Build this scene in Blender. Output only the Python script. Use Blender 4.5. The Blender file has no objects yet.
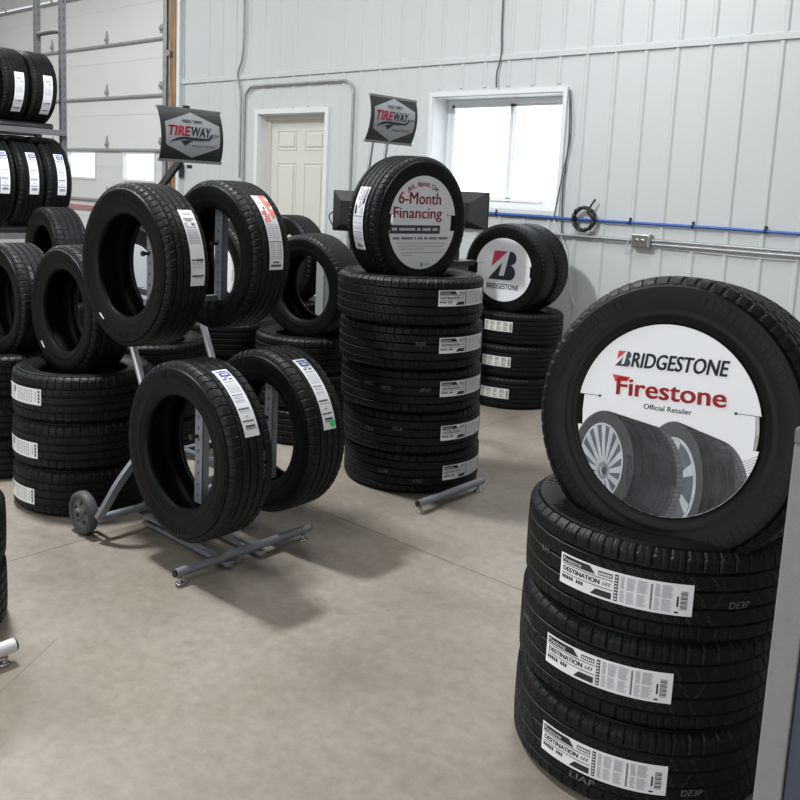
import bpy, bmesh, math, random
from mathutils import Matrix, Vector
random.seed(7)
PI = math.pi
C = bpy.context.scene.collection
S = bpy.context.scene

# ------------------------------------------------------------------ camera
CAM_R = Vector((0.745917, 0.664353, 0.047366))
CAM_D = Vector((0.132710, -0.078559, -0.988037))
CAM_F = Vector((-0.652684, 0.743279, -0.146765))
cd = bpy.data.cameras.new('camera'); cam = bpy.data.objects.new('camera', cd); C.objects.link(cam)
M = Matrix((CAM_R, -CAM_D, -CAM_F)).transposed().to_4x4()
M.translation = Vector((0, 0, 1.5))
cam.matrix_world = M
cd.sensor_width = 36; cd.sensor_fit = 'HORIZONTAL'; cd.lens = 875 / 800 * 36
cd.shift_y = -0.1; cd.clip_start = 0.05
S.camera = cam

# ------------------------------------------------------------------ world, lamps, exposure
w = bpy.data.worlds.new('daylight'); S.world = w; w.use_nodes = True
w.node_tree.nodes['Background'].inputs[0].default_value = (0.93, 0.97, 1.0, 1)
w.node_tree.nodes['Background'].inputs[1].default_value = 3.2

def area(name, loc, sx, sy, power, col=(1.0, 0.97, 0.93), rot=(0, 0, 0)):
    l = bpy.data.lights.new(name, 'AREA'); l.shape = 'RECTANGLE'; l.size = sx; l.size_y = sy
    l.energy = power; l.color = col
    o = bpy.data.objects.new(name, l); C.objects.link(o); o.location = loc; o.rotation_euler = rot
    return o
COOL = (0.955, 0.985, 1.0)
area('ceiling_lamp', (-4.35, 1.78, 4.6), 0.28, 0.45, 262, COOL)
area('ceiling_lamp', (-2.5, 4.0, 4.6), 0.5, 1.4, 62, COOL)
area('ceiling_lamp', (-8.6, 3.0, 4.6), 0.4, 1.2, 110, COOL)
area('ceiling_lamp', (-2.0, -2.4, 4.6), 1.2, 1.2, 60, COOL)
# added unseen fill behind the camera, brightens upright surfaces facing it
area('added_front_fill', (-1.6, -4.9, 1.7), 4.2, 2.6, 145, (0.95, 0.975, 1.0), (PI/2, 0, 0))
area('ceiling_lamp', (-7.0, -2.0, 4.6), 1.2, 1.2, 70, COOL)
area('ceiling_lamp', (-11.8, 2.4, 4.6), 0.4, 1.2, 110, COOL)
S.view_settings.view_transform = 'Standard'; S.view_settings.look = 'None'
S.view_settings.exposure = 0.0; S.view_settings.gamma = 1.0
S.view_settings.use_curve_mapping = False

# ------------------------------------------------------------------ materials
def mat(name, col, rough=0.5, metal=0.0, spec=0.5, noise=None, bump=None, emit=None):
    """noise=(scale, amount) varies the colour; bump=(scale, strength)."""
    m = bpy.data.materials.new(name); m.use_nodes = True
    nt = m.node_tree; b = nt.nodes['Principled BSDF']
    b.inputs['Base Color'].default_value = (*col, 1); b.inputs['Roughness'].default_value = rough
    b.inputs['Metallic'].default_value = metal
    b.inputs['Specular IOR Level'].default_value = spec
    tc = nt.nodes.new('ShaderNodeTexCoord')
    if noise:
        n = nt.nodes.new('ShaderNodeTexNoise'); n.inputs['Scale'].default_value = noise[0]
        n.inputs['Detail'].default_value = 5
        nt.links.new(tc.outputs['Object'], n.inputs['Vector'])
        r = nt.nodes.new('ShaderNodeMapRange')
        r.inputs['From Min'].default_value = 0.3; r.inputs['From Max'].default_value = 0.7
        r.inputs['To Min'].default_value = 1 - noise[1]; r.inputs['To Max'].default_value = 1 + noise[1]
        nt.links.new(n.outputs['Fac'], r.inputs['Value'])
        mx = nt.nodes.new('ShaderNodeVectorMath'); mx.operation = 'SCALE'
        mx.inputs[0].default_value = col
        nt.links.new(r.outputs[0], mx.inputs['Scale'])
        nt.links.new(mx.outputs[0], b.inputs['Base Color'])
    if bump:
        n2 = nt.nodes.new('ShaderNodeTexNoise'); n2.inputs['Scale'].default_value = bump[0]
        n2.inputs['Detail'].default_value = 4
        nt.links.new(tc.outputs['Object'], n2.inputs['Vector'])
        bp = nt.nodes.new('ShaderNodeBump'); bp.inputs['Strength'].default_value = bump[1]
        bp.inputs['Distance'].default_value = 0.002
        nt.links.new(n2.outputs['Fac'], bp.inputs['Height']); nt.links.new(bp.outputs[0], b.inputs['Normal'])
    return m

M_TREAD = mat('tread_rubber', (0.0050, 0.0056, 0.0063), 0.48, spec=0.24, noise=(9, 0.3), bump=(160, 0.35))
M_SIDE = mat('sidewall_rubber', (0.0036, 0.0042, 0.0044), 0.48, spec=0.19, noise=(7, 0.25), bump=(240, 0.2))
M_PAPER = mat('sticker_paper', (0.88, 0.89, 0.92), 0.45, noise=(20, 0.03))
M_CREAM = mat('sticker_cream_paper', (0.84, 0.82, 0.75), 0.5, noise=(20, 0.03))
M_INK = mat('black_ink', (0.022, 0.022, 0.03), 0.5, noise=(60, 0.1))
M_GREYINK = mat('fine_grey_print', (0.42, 0.43, 0.46), 0.55, noise=(120, 0.12))
M_REDINK = mat('red_ink', (0.62, 0.03, 0.035), 0.5, noise=(60, 0.08))
M_LRED = mat('pale_red_ink', (0.80, 0.22, 0.18), 0.5, noise=(90, 0.3))
M_BLUEINK = mat('blue_ink', (0.07, 0.07, 0.36), 0.5, noise=(80, 0.1))
M_DARKRED = mat('dark_red_cable', (0.06, 0.012, 0.015), 0.5, noise=(30, 0.1))
M_GREEN = mat('green_dot', (0.06, 0.72, 0.20), 0.5, noise=(50, 0.05))
M_CHALK = mat('chalk_print', (0.15, 0.155, 0.155), 0.8, noise=(150, 0.6))
M_DISC = mat('white_sign_board', (0.86, 0.87, 0.90), 0.38, noise=(6, 0.015))
M_NAVY = mat('navy_print', (0.03, 0.035, 0.06), 0.45, noise=(40, 0.08))
M_FRED = mat('sign_red', (0.66, 0.035, 0.03), 0.45, noise=(40, 0.05))
M_PINKRED = mat('sign_crimson', (0.62, 0.05, 0.10), 0.45, noise=(40, 0.05))
M_PTIRE = mat('printed_tire_grey', (0.045, 0.048, 0.055), 0.4, noise=(30, 0.2))
M_PTREAD = mat('printed_tread_grey', (0.10, 0.105, 0.12), 0.4, noise=(60, 0.2))
M_PLINE = mat('printed_groove_black', (0.012, 0.012, 0.016), 0.4, noise=(60, 0.1))
M_PRIM = mat('printed_rim_silver', (0.50, 0.52, 0.56), 0.4, noise=(25, 0.2))
M_PRIMD = mat('printed_rim_dark', (0.10, 0.11, 0.14), 0.4, noise=(25, 0.3))
M_HATCH = mat('printed_hatch', (0.33, 0.34, 0.36), 0.4, noise=(60, 0.1))
M_STAND = mat('silver_painted_steel', (0.27, 0.29, 0.325), 0.42, 0.35, noise=(8, 0.06))
M_TUBE = mat('bright_silver_tube', (0.55, 0.56, 0.59), 0.34, 0.5, noise=(6, 0.05))
M_WBAR = mat('white_painted_tube', (0.70, 0.70, 0.72), 0.4, noise=(6, 0.03))
M_CHROME = mat('zinc_bolt', (0.55, 0.53, 0.5), 0.25, 0.9, noise=(20, 0.05))
M_GALV = mat('galvanised_steel', (0.36, 0.37, 0.38), 0.45, 0.5, noise=(14, 0.12))
M_RACK = mat('rack_grey_paint', (0.15, 0.153, 0.16), 0.5, 0.1, noise=(8, 0.1))
M_RACKD = mat('rack_dark_rail', (0.055, 0.058, 0.062), 0.5, 0.1, noise=(8, 0.1))
M_PANEL = mat('charcoal_sign_panel', (0.045, 0.05, 0.052), 0.42, noise=(5, 0.06))
M_HEXA = mat('sign_light_grey', (0.58, 0.60, 0.64), 0.4, noise=(10, 0.02))
M_SRED = mat('tireway_red', (0.66, 0.02, 0.06), 0.4, noise=(30, 0.05))
M_WALL = mat('white_ribbed_steel', (0.565, 0.585, 0.59), 0.42, noise=(1.6, 0.012))
M_TRIMW = mat('white_trim', (0.72, 0.74, 0.75), 0.4, noise=(2, 0.01))
M_DOOR = mat('cream_door_paint', (0.66, 0.645, 0.585), 0.45, noise=(2, 0.015))
M_GARAGE = mat('garage_panel_white', (0.69, 0.70, 0.69), 0.5, noise=(2, 0.015))
M_SEAL = mat('garage_joint_steel', (0.34, 0.345, 0.345), 0.5, 0.2, noise=(5, 0.1))
M_REDRAIL = mat('faded_red_rail', (0.42, 0.22, 0.20), 0.6, noise=(6, 0.15))
M_WOOD = None
M_BLUE = mat('blue_air_hose', (0.035, 0.12, 0.42), 0.4, noise=(12, 0.08))
M_BLACK = mat('black_plastic', (0.018, 0.018, 0.02), 0.45, noise=(30, 0.1))
M_BLACK2 = mat('dark_grey_plastic', (0.013, 0.013, 0.014), 0.4, noise=(30, 0.1))
M_CORD = mat('dark_cord', (0.09, 0.095, 0.10), 0.5, noise=(30, 0.1))
M_DESK = mat('grey_desk_laminate', (0.14, 0.15, 0.155), 0.5, noise=(4, 0.05))
M_DESKL = mat('light_grey_desk_edge', (0.27, 0.28, 0.285), 0.5, noise=(4, 0.05))
M_CAB = mat('grey_cabinet_frame', (0.24, 0.245, 0.245), 0.55, noise=(60, 0.05), bump=(300, 0.3))
M_CABP = mat('slate_blue_cabinet_panel', (0.055, 0.065, 0.10), 0.5, noise=(5, 0.08))
M_WHEELR = mat('grey_wheel_rubber', (0.075, 0.078, 0.082), 0.6, noise=(20, 0.08))
M_WHEELH = mat('light_grey_wheel_hub', (0.17, 0.175, 0.18), 0.5, noise=(20, 0.06))
M_CEIL = mat('ceiling_white', (0.72, 0.72, 0.72), 0.6, noise=(2, 0.02))

def wood():
    m = mat('raw_lumber', (0.50, 0.33, 0.19), 0.6)
    nt = m.node_tree; b = nt.nodes['Principled BSDF']
    tc = nt.nodes.new('ShaderNodeTexCoord'); mp = nt.nodes.new('ShaderNodeMapping')
    mp.inputs['Scale'].default_value = (30, 30, 1.2)
    n = nt.nodes.new('ShaderNodeTexNoise'); n.inputs['Scale'].default_value = 2.0; n.inputs['Detail'].default_value = 6
    cr = nt.nodes.new('ShaderNodeValToRGB')
    cr.color_ramp.elements[0].position = 0.3; cr.color_ramp.elements[0].color = (0.16, 0.08, 0.04, 1)
    cr.color_ramp.elements[1].position = 0.65; cr.color_ramp.elements[1].color = (0.42, 0.27, 0.155, 1)
    nt.links.new(tc.outputs['Object'], mp.inputs[0]); nt.links.new(mp.outputs[0], n.inputs['Vector'])
    nt.links.new(n.outputs['Fac'], cr.inputs[0]); nt.links.new(cr.outputs[0], b.inputs['Base Color'])
    return m
M_WOOD = wood()

def glass():
    m = bpy.data.materials.new('window_glass'); m.use_nodes = True
    nt = m.node_tree; b = nt.nodes['Principled BSDF']
    b.inputs['Base Color'].default_value = (0.95, 0.98, 1.0, 1); b.inputs['Roughness'].default_value = 0.02
    b.inputs['Transmission Weight'].default_value = 1.0; b.inputs['IOR'].default_value = 1.05
    return m
M_GLASS = glass()

def floor_mat():
    m = mat('polished_concrete', (0.4, 0.37, 0.33), 0.4)
    nt = m.node_tree; b = nt.nodes['Principled BSDF']; L = nt.links.new
    tc = nt.nodes.new('ShaderNodeTexCoord')
    def noise(scale, detail=5, rough=0.55, dist=0.0):
        n = nt.nodes.new('ShaderNodeTexNoise'); n.inputs['Scale'].default_value = scale
        n.inputs['Detail'].default_value = detail; n.inputs['Roughness'].default_value = rough
        n.inputs['Distortion'].default_value = dist
        L(tc.outputs['Object'], n.inputs['Vector']); return n
    def ramp(src, stops):
        r = nt.nodes.new('ShaderNodeValToRGB'); L(src, r.inputs[0])
        e = r.color_ramp.elements
        while len(e) < len(stops): e.new(0.5)
        for i, (p, c) in enumerate(stops): e[i].position = p; e[i].color = (*c, 1)
        return r
    def mix(f, a, c, mode='MIX'):
        x = nt.nodes.new('ShaderNodeMix'); x.data_type = 'RGBA'; x.blend_type = mode
        if isinstance(f, float): x.inputs[0].default_value = f
        else: L(f, x.inputs[0])
        L(a, x.inputs[6])
        if isinstance(c, tuple): x.inputs[7].default_value = (*c, 1)
        else: L(c, x.inputs[7])
        return x.outputs[2]
    def math_(op, a, b_=None):
        x = nt.nodes.new('ShaderNodeMath'); x.operation = op
        for i, v in enumerate((a, b_)):
            if v is None: continue
            if isinstance(v, (int, float)): x.inputs[i].default_value = v
            else: L(v, x.inputs[i])
        return x.outputs[0]
    base = ramp(noise(1.1, 7, 0.6, 0.3).outputs['Fac'],
                [(0.32, (0.235, 0.198, 0.158)), (0.5, (0.315, 0.275, 0.229)), (0.68, (0.355, 0.318, 0.270))])
    warm = ramp(noise(0.75, 4, 0.6, 0.6).outputs['Fac'], [(0.5, (0, 0, 0)), (0.68, (1, 1, 1))])
    c = mix(math_('MULTIPLY', warm.outputs[0], 0.55), base.outputs[0], (0.24, 0.19, 0.14))
    fine = ramp(noise(22, 6, 0.7).outputs['Fac'], [(0.3, (0.80, 0.80, 0.80)), (0.7, (1.12, 1.12, 1.12))])
    c = mix(1.0, c, fine.outputs[0], 'MULTIPLY')
    spots = ramp(noise(6.5, 3, 0.6, 0.2).outputs['Fac'], [(0.66, (0, 0, 0)), (0.72, (1, 1, 1))])
    c = mix(math_('MULTIPLY', spots.outputs[0], 0.30), c, (0.16, 0.14, 0.125))
    sep = nt.nodes.new('ShaderNodeSeparateXYZ'); L(tc.outputs['Object'], sep.inputs[0])
    X, Y = sep.outputs['X'], sep.outputs['Y']
    wob = math_('MULTIPLY', math_('SUBTRACT', noise(3).outputs['Fac'], 0.5), 0.012)
    def line(v, at, half):
        d = math_('ABSOLUTE', math_('SUBTRACT', math_('ADD', v, wob), at))
        return math_('LESS_THAN', d, half)
    j = math_('MAXIMUM', line(Y, 2.73, 0.0032), line(X, -3.235, 0.0030))
    j = math_('MAXIMUM', j, line(X, 1.8, 0.0035)); j = math_('MAXIMUM', j, line(Y, -2.3, 0.0035))
    c = mix(math_('MULTIPLY', j, 0.8), c, (0.07, 0.055, 0.045))
    # hairline crack, bottom left
    q = math_('ADD', math_('MULTIPLY', X, 0.834), math_('MULTIPLY', Y, 0.552))
    al = math_('SUBTRACT', math_('MULTIPLY', Y, 0.834), math_('MULTIPLY', X, 0.552))
    k = line(q, -1.421, 0.0028)
    k = math_('MULTIPLY', k, math_('LESS_THAN', al, 2.50))
    c = mix(math_('MULTIPLY', k, 0.55), c, (0.12, 0.10, 0.085))
    L(c, b.inputs['Base Color'])
    rr = ramp(noise(2.5, 5).outputs['Fac'], [(0.3, (0.33,) * 3), (0.7, (0.50,) * 3)])
    L(rr.outputs[0], b.inputs['Roughness'])
    bp = nt.nodes.new('ShaderNodeBump'); bp.inputs['Strength'].default_value = 0.12; bp.inputs['Distance'].default_value = 0.003
    L(noise(30, 5).outputs['Fac'], bp.inputs['Height']); L(bp.outputs[0], b.inputs['Normal'])
    return m
M_FLOOR = floor_mat()

# ------------------------------------------------------------------ mesh helpers
class MB:
    def __init__(s): s.v = []; s.f = []; s.sm = []
    def add(s, vs, fs, smooth=False):
        n = len(s.v); s.v += [tuple(v) for v in vs]
        for f in fs: s.f.append(tuple(i + n for i in f)); s.sm.append(smooth)
        return s
    def box(s, a, b, m=None):
        x0, y0, z0 = a; x1, y1, z1 = b
        vs = [Vector(p) for p in ((x0,y0,z0),(x1,y0,z0),(x1,y1,z0),(x0,y1,z0),(x0,y0,z1),(x1,y0,z1),(x1,y1,z1),(x0,y1,z1))]
        if m: vs = [m @ v for v in vs]
        return s.add(vs, [(0,3,2,1),(4,5,6,7),(0,1,5,4),(1,2,6,5),(2,3,7,6),(3,0,4,7)])
    def beam(s, p, q, w_, d_, up=(0, 0, 1)):
        p, q = Vector(p), Vector(q); z = (q - p); ln = z.length; z.normalize()
        x = Vector(up).cross(z)
        if x.length < 1e-4: x = Vector((1, 0, 0))
        x.normalize(); y = z.cross(x)
        m = Matrix((x, y, z)).transposed().to_4x4(); m.translation = p
        return s.box((-w_/2, -d_/2, 0), (w_/2, d_/2, ln), m)
    def tube(s, pts, r, seg=12, cap=True):
        pts = [Vector(p) for p in pts]; n = len(pts); rings = []
        t0 = (pts[1] - pts[0]).normalized()
        a = Vector((0, 0, 1)) if abs(t0.z) < 0.9 else Vector((1, 0, 0))
        nx = t0.cross(a).normalized()
        vs = []
        for i, p in enumerate(pts):
            t = ((pts[min(i+1, n-1)] - pts[max(i-1, 0)])).normalized()
            nx = (nx - t * nx.dot(t)).normalized(); ny = t.cross(nx)
            for k in range(seg):
                an = 2 * PI * k / seg
                vs.append(p + (nx * math.cos(an) + ny * math.sin(an)) * r)
        fs = []
        for i in range(n - 1):
            for k in range(seg):
                fs.append((i*seg+k, i*seg+(k+1) % seg, (i+1)*seg+(k+1) % seg, (i+1)*seg+k))
        s.add(vs, fs, True)
        if cap:
            s.add(vs[:seg], [tuple(reversed(range(seg)))]); s.add(vs[-seg:], [tuple(range(seg))])
        return s
    def lathe(s, prof, seg=32, m=None, closed=False, smooth=True):
        """prof = [(r, z)] around local z"""
        vs = []; n = len(prof)
        for k in range(seg):
            a = 2 * PI * k / seg; c_, s_ = math.cos(a), math.sin(a)
            for r, z in prof: vs.append(Vector((r*c_, r*s_, z)))
        if m: vs = [m @ v for v in vs]
        fs = []
        for k in range(seg):
            k2 = (k + 1) % seg
            for i in range(n if closed else n - 1):
                j = (i + 1) % n
                fs.append((k*n+i, k2*n+i, k2*n+j, k*n+j))
        return s.add(vs, fs, smooth)
    def prism(s, poly, t, m=None):
        """2d polygon (x,y) extruded 0..t in z"""
        n = len(poly)
        vs = [Vector((x, y, 0)) for x, y in poly] + [Vector((x, y, t)) for x, y in poly]
        if m: vs = [m @ v for v in vs]
        return s.add(vs, [tuple(reversed(range(n))), tuple(range(n, 2*n))] + [(i, (i+1) % n, n+(i+1) % n, n+i) for i in range(n)])
    def mesh(s, name, m):
        me = bpy.data.meshes.new(name); me.from_pydata(s.v, [], s.f)
        me.polygons.foreach_set('use_smooth', s.sm); me.materials.append(m); me.update()
        return me
    def obj(s, name, m, parent=None, bevel=0.0):
        o = bpy.data.objects.new(name, s.mesh(name, m)); C.objects.link(o)
        if parent: o.parent = parent
        if bevel:
            b = o.modifiers.new('bevel', 'BEVEL'); b.width = bevel; b.segments = 2; b.limit_method = 'ANGLE'
        return o

def tag(o, label, cat, group=None):
    o['label'] = label; o['category'] = cat
    if group: o['group'] = group
    return o
def struct(o): o['kind'] = 'structure'; return o
def thing(name, label, cat, loc=(0, 0, 0), group=None, rot=None):
    o = bpy.data.objects.new(name, None); C.objects.link(o); o.empty_display_size = 0.05
    if rot is not None:
        mm = rot.to_4x4(); mm.translation = Vector(loc); o.matrix_world = mm
    else: o.location = loc
    return tag(o, label, cat, group)

# ---- flat print: text and shapes in a 2-D frame (u right, v up), laid on any surface
_tc = {}
def text2d(s, size=1.0, bold=0.0, shear=0.0, space=1.0):
    k = (s, shear, space)
    if k not in _tc:
        cu = bpy.data.curves.new('t', 'FONT'); cu.body = s; cu.size = 1.0; cu.shear = shear
        cu.space_character = space; cu.align_x = 'CENTER'; cu.align_y = 'CENTER'; cu.resolution_u = 3
        o = bpy.data.objects.new('t', cu); C.objects.link(o)
        dg = bpy.context.evaluated_depsgraph_get(); dg.update()
        me = bpy.data.meshes.new_from_object(o.evaluated_get(dg))
        vs = [(v.co.x, v.co.y) for v in me.vertices]; fs = [tuple(p.vertices) for p in me.polygons]
        bpy.data.objects.remove(o); bpy.data.curves.remove(cu); bpy.data.meshes.remove(me)
        xs = [v[0] for v in vs] or [0]; ys = [v[1] for v in vs] or [0]
        cx, cy = (min(xs)+max(xs))/2, (min(ys)+max(ys))/2
        _tc[k] = ([(x-cx, y-cy) for x, y in vs], fs, max(xs)-min(xs), max(ys)-min(ys))
    return _tc[k]
class Print:
    """collects 2-D shapes; map(u,v,h) turns them into 3-D"""
    def __init__(s): s.v = []; s.f = []
    def poly(s, pts): n = len(s.v); s.v += list(pts); s.f.append(tuple(range(n, n+len(pts)))); return s
    def rect(s, u0, v0, u1, v1, n=1):
        for i in range(n):
            a = u0+(u1-u0)*i/n; b = u0+(u1-u0)*(i+1)/n
            s.poly([(a, v0), (b, v0), (b, v1), (a, v1)])
        return s
    def rectv(s, u0, v0, u1, v1, n=1):
        for i in range(n):
            a = v0+(v1-v0)*i/n; b = v0+(v1-v0)*(i+1)/n
            s.poly([(u0, a), (u1, a), (u1, b), (u0, b)])
        return s
    def text(s, t, u, v, width=None, height=None, bold=0.0, shear=0.0, rot=0.0, space=1.0):
        vs, fs, w0, h0 = text2d(t, 1, 0.0, shear, space)
        if width and height: sx, sy = width/w0, height/h0
        elif width: sx = sy = width/w0
        else: sx = sy = height/h0
        c_, s_ = math.cos(rot), math.sin(rot)
        for bx, by in (((0, 0),) if not bold else ((0, 0), (bold, 0), (-bold, 0), (0, bold*.5), (0, -bold*.5), (bold, bold*.5), (-bold, -bold*.5))):
            n = len(s.v)
            for x, y in vs:
                x, y = (x+bx)*sx, (y+by)*sy; s.v.append((u+x*c_-y*s_, v+x*s_+y*c_))
            s.f += [tuple(i+n for i in f) for f in fs]
        return s
    def disc(s, u, v, r, n=24, ry=None, a0=0.0):
        ry = ry or r
        return s.poly([(u+r*math.cos(2*PI*i/n), v+ry*math.sin(2*PI*i/n)) for i in range(n)])
    def ring(s, u, v, r0x, r0y, r1x, r1y, n=40, a0=0, a1=2*PI):
        for i in range(n):
            a = a0+(a1-a0)*i/n; b = a0+(a1-a0)*(i+1)/n
            s.poly([(u+r0x*math.cos(a), v+r0y*math.sin(a)), (u+r1x*math.cos(a), v+r1y*math.sin(a)),
                    (u+r1x*math.cos(b), v+r1y*math.sin(b)), (u+r0x*math.cos(b), v+r0y*math.sin(b))])
        return s
    def lines(s, u0, u1, vtop, vbot, n, th, seed=0, var=0.25, seg=3):
        """lines of illegible fine print running along u"""
        rg = random.Random(seed)
        for i in range(n):
            v = vtop+(vbot-vtop)*(i+0.5)/n; e = u1-(u1-u0)*rg.random()*var
            s.rect(u0, v-th/2, e, v+th/2, seg)
        return s
    def obj(s, name, m, fmap, h, parent):
        mb = MB(); mb.add([fmap(u, v, h) for u, v in s.v], s.f)
        return mb.obj(name, m, parent)

# ------------------------------------------------------------------ room
WY = 5.85
G = -8.74          # right edge of garage opening
def hexmesh(name, boxes, m, parent=None, bevel=0.0):
    mb = MB()
    for b in boxes: mb.box(b[:3], b[3:])
    return mb.obj(name, m, parent, bevel)
fl = MB().box((-15, -5, -0.1), (3.6, 6.05, 0)).obj('floor', M_FLOOR); struct(fl)
struct(MB().box((-15, -5, 4.8), (3.6, 6.05, 4.9)).obj('ceiling', M_CEIL))
struct(MB().box((-15.1, -5, 0), (-15, 6.05, 4.8)).obj('wall_left', M_WALL))
struct(MB().box((3.6, -5, 0), (3.7, 6.05, 4.8)).obj('wall_right', M_WALL))
struct(MB().box((-15, -5.1, 0), (3.6, -5, 4.8)).obj('wall_front', M_WALL))

WX0, WX1, WZ0, WZ1 = -4.875, -3.60, 1.395, 2.290     # window opening
DX0, DX1, DZ1 = -7.18, -6.19, 2.195                 # door opening
wb = MB()
T = 0.27
for a in [(G, 0, DX0, 4.8), (DX0, DZ1, DX1, 4.8), (DX1, 0, WX0, 4.8), (WX0, 0, WX1, WZ0), (WX0, WZ1, WX1, 4.8), (WX1, 0, 3.6, 4.8),
          (-15, 3.75, G, 4.8)]:
    wb.box((a[0], WY, a[1]), (a[2], WY+T, a[3]))
k = -25
while True:
    x = -2.264 + k*0.2318; k += 1
    if x > 3.5: break
    if x < G+0.2: continue
    segs = [(0, 2.553), (2.602, 4.8)]
    if DX0-0.08 < x < DX1+0.08: segs = [(DZ1+0.06, 2.553), (2.602, 4.8)]
    if WX0-0.08 < x < WX1+0.08: segs = [(0, WZ0-0.06), (WZ1+0.06, 2.553), (2.602, 4.8)]
    for z0, z1 in segs:
        up = z0 > 2.5
        dx = 0.012 if up else 0
        poly = [(x-0.024+dx, WY+0.001), (x-0.009+dx, WY-0.010), (x+0.009+dx, WY-0.010), (x+0.024+dx, WY+0.001)]
        mm = Matrix.Translation((0, 0, z0)); wb.prism([(p[0], p[1]) for p in poly], z1-z0, mm)
    # shallow stiffeners between ribs
for x in (-8.56, -8.50):
    wb.box((x, WY-0.012, 0), (x+0.012, WY, 4.8))
struct(wb.obj('wall_back', M_WALL))
tr = MB().prism([(0, 2.555), (0, 2.60), (-0.006, 2.602), (-0.018, 2.59), (-0.018, 2.552)], 12.3,
                Matrix(((0, 0, 1, G+0.12), (1, 0, 0, WY), (0, 1, 0, 0), (0, 0, 0, 1))))
for i in range(53):
    x = G+0.35+i*0.2318
    tr.lathe([(0.0045, 0), (0.0045, 0.003), (0.0, 0.004)], 6, Matrix.Translation((x, WY-0.016, 2.585)) @ Matrix.Rotation(PI/2, 4, 'X'))
struct(tr.obj('trim_1', M_WALL))

# window_1: slider in a deep reveal
wf = MB()
cs = 0.035
wf.box((WX0-cs, WY-0.018, WZ1), (WX1+cs, WY, WZ1+cs)); wf.box((WX0-cs, WY-0.018, WZ0-cs), (WX1+cs, WY, WZ0))
wf.box((WX0-cs, WY-0.018, WZ0), (WX0, WY, WZ1)); wf.box((WX1, WY-0.018, WZ0), (WX1+cs, WY, WZ1))
for a, b in (((WX0, WY, WZ0), (WX0+0.006, WY+T, WZ1)), ((WX1-0.006, WY, WZ0), (WX1, WY+T, WZ1)),
             ((WX0, WY, WZ1-0.006), (WX1, WY+T, WZ1)), ((WX0, WY, WZ0), (WX1, WY+T, WZ0+0.006))): wf.box(a, b)
win = struct(wf.obj('window_1', M_TRIMW))
fr = MB(); y0, y1 = WY+0.19, WY+0.25
fr.box((WX0+.006, y0, WZ0+.006), (WX0+.05, y1, WZ1-.006)); fr.box((WX1-.05, y0, WZ0+.006), (WX1-.006, y1, WZ1-.006))
fr.box((WX0+.05, y0, WZ1-.05), (WX1-.05, y1, WZ1-.006)); fr.box((WX0+.05, y0, WZ0+.006), (WX1-.05, y1, WZ0+.05))
fr.obj('frame', M_TRIMW, win, 0.003)
sh = MB(); xm = -4.205; a, b = WX0+.05, xm+.02; y2, y3 = y0+.005, y0+.03
sh.box((a, y2, WZ0+.05), (a+.03, y3, WZ1-.05)); sh.box((b-.035, y2, WZ0+.05), (b, y3, WZ1-.05))
sh.box((a, y2, WZ1-.075), (b, y3, WZ1-.05)); sh.box((a, y2, WZ0+.05), (b, y3, WZ0+.085))
sh.obj('sash', M_TRIMW, win, 0.002)
sh = MB(); a, b = xm-.01, WX1-.05; y2, y3 = y0+.032, y0+.055
sh.box((a, y2, WZ0+.05), (a+.03, y3, WZ1-.05)); sh.box((b-.025, y2, WZ0+.05), (b, y3, WZ1-.05))
sh.box((a, y2, WZ1-.07), (b, y3, WZ1-.05)); sh.box((a, y2, WZ0+.05), (b, y3, WZ0+.075))
sh.obj('sash', M_TRIMW, win, 0.002)
MB().box((WX0+.05, WY+.235, WZ0+.05), (WX1-.05, WY+.239, WZ1-.05)).obj('pane', M_GLASS, win)
MB().box((-4.72, y0-.012, WZ0+.055), (-3.86, y0+.005, WZ0+.075)).obj('sash_track', M_TRIMW, win)

# door_1: six panel cream door in a reveal
df = MB()
df.box((DX0-.05, WY-.02, 0), (DX0, WY, DZ1+.05)); df.box((DX1, WY-.02, 0), (DX1+.05, WY, DZ1+.05)); df.box((DX0, WY-.02, DZ1), (DX1, WY, DZ1+.05))
df.box((DX0, WY, 0), (DX0+.008, WY+T, DZ1)); df.box((DX1-.008, WY, 0), (DX1, WY+T, DZ1)); df.box((DX0, WY, DZ1-.008), (DX1, WY+T, DZ1))
dr = struct(df.obj('door_1', M_TRIMW))
jm = MB(); yj = WY+.12
jm.box((DX0+.008, yj-.02, 0), (DX0+.06, yj+.05, DZ1-.008)); jm.box((DX1-.06, yj-.02, 0), (DX1-.008, yj+.05, DZ1-.008)); jm.box((DX0+.06, yj-.02, DZ1-.05), (DX1-.06, yj+.05, DZ1-.008))
jm.obj('jamb', M_DOOR, dr, 0.004)
sx0, sx1 = DX0+.06, DX1-.06
sl = MB().box((sx0, yj, 0.01), (sx1, yj+.045, DZ1-.05)); 
wd = sx1-sx0
for cx in (sx0+wd*.285, sx0+wd*.755):
    for z0, z1 in ((1.845, 2.045), (1.05, 1.725), (0.22, 0.93)):
        hw = wd*.165
        sl.box((cx-hw, yj-.006, z1-.012), (cx+hw, yj, z1)); sl.box((cx-hw, yj-.006, z0), (cx+hw, yj, z0+.012))
        sl.box((cx-hw, yj-.006, z0), (cx-hw+.01, yj, z1)); sl.box((cx+hw-.01, yj-.006, z0), (cx+hw, yj, z1))
        sl.box((cx-hw+.035, yj-.010, z0+.035), (cx+hw-.035, yj, z1-.035))
sl.obj('door_slab', M_DOOR, dr, 0.003)
MB().lathe([(0, -.05), (.022, -.045), (.027, -.03), (.012, -.012), (.012, 0), (.03, 0.002)], 16, Matrix.Translation((sx1-.07, yj, 1.0)) @ Matrix.Rotation(-PI/2, 4, 'X')).obj('door_handle', M_CHROME, dr)

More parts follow.
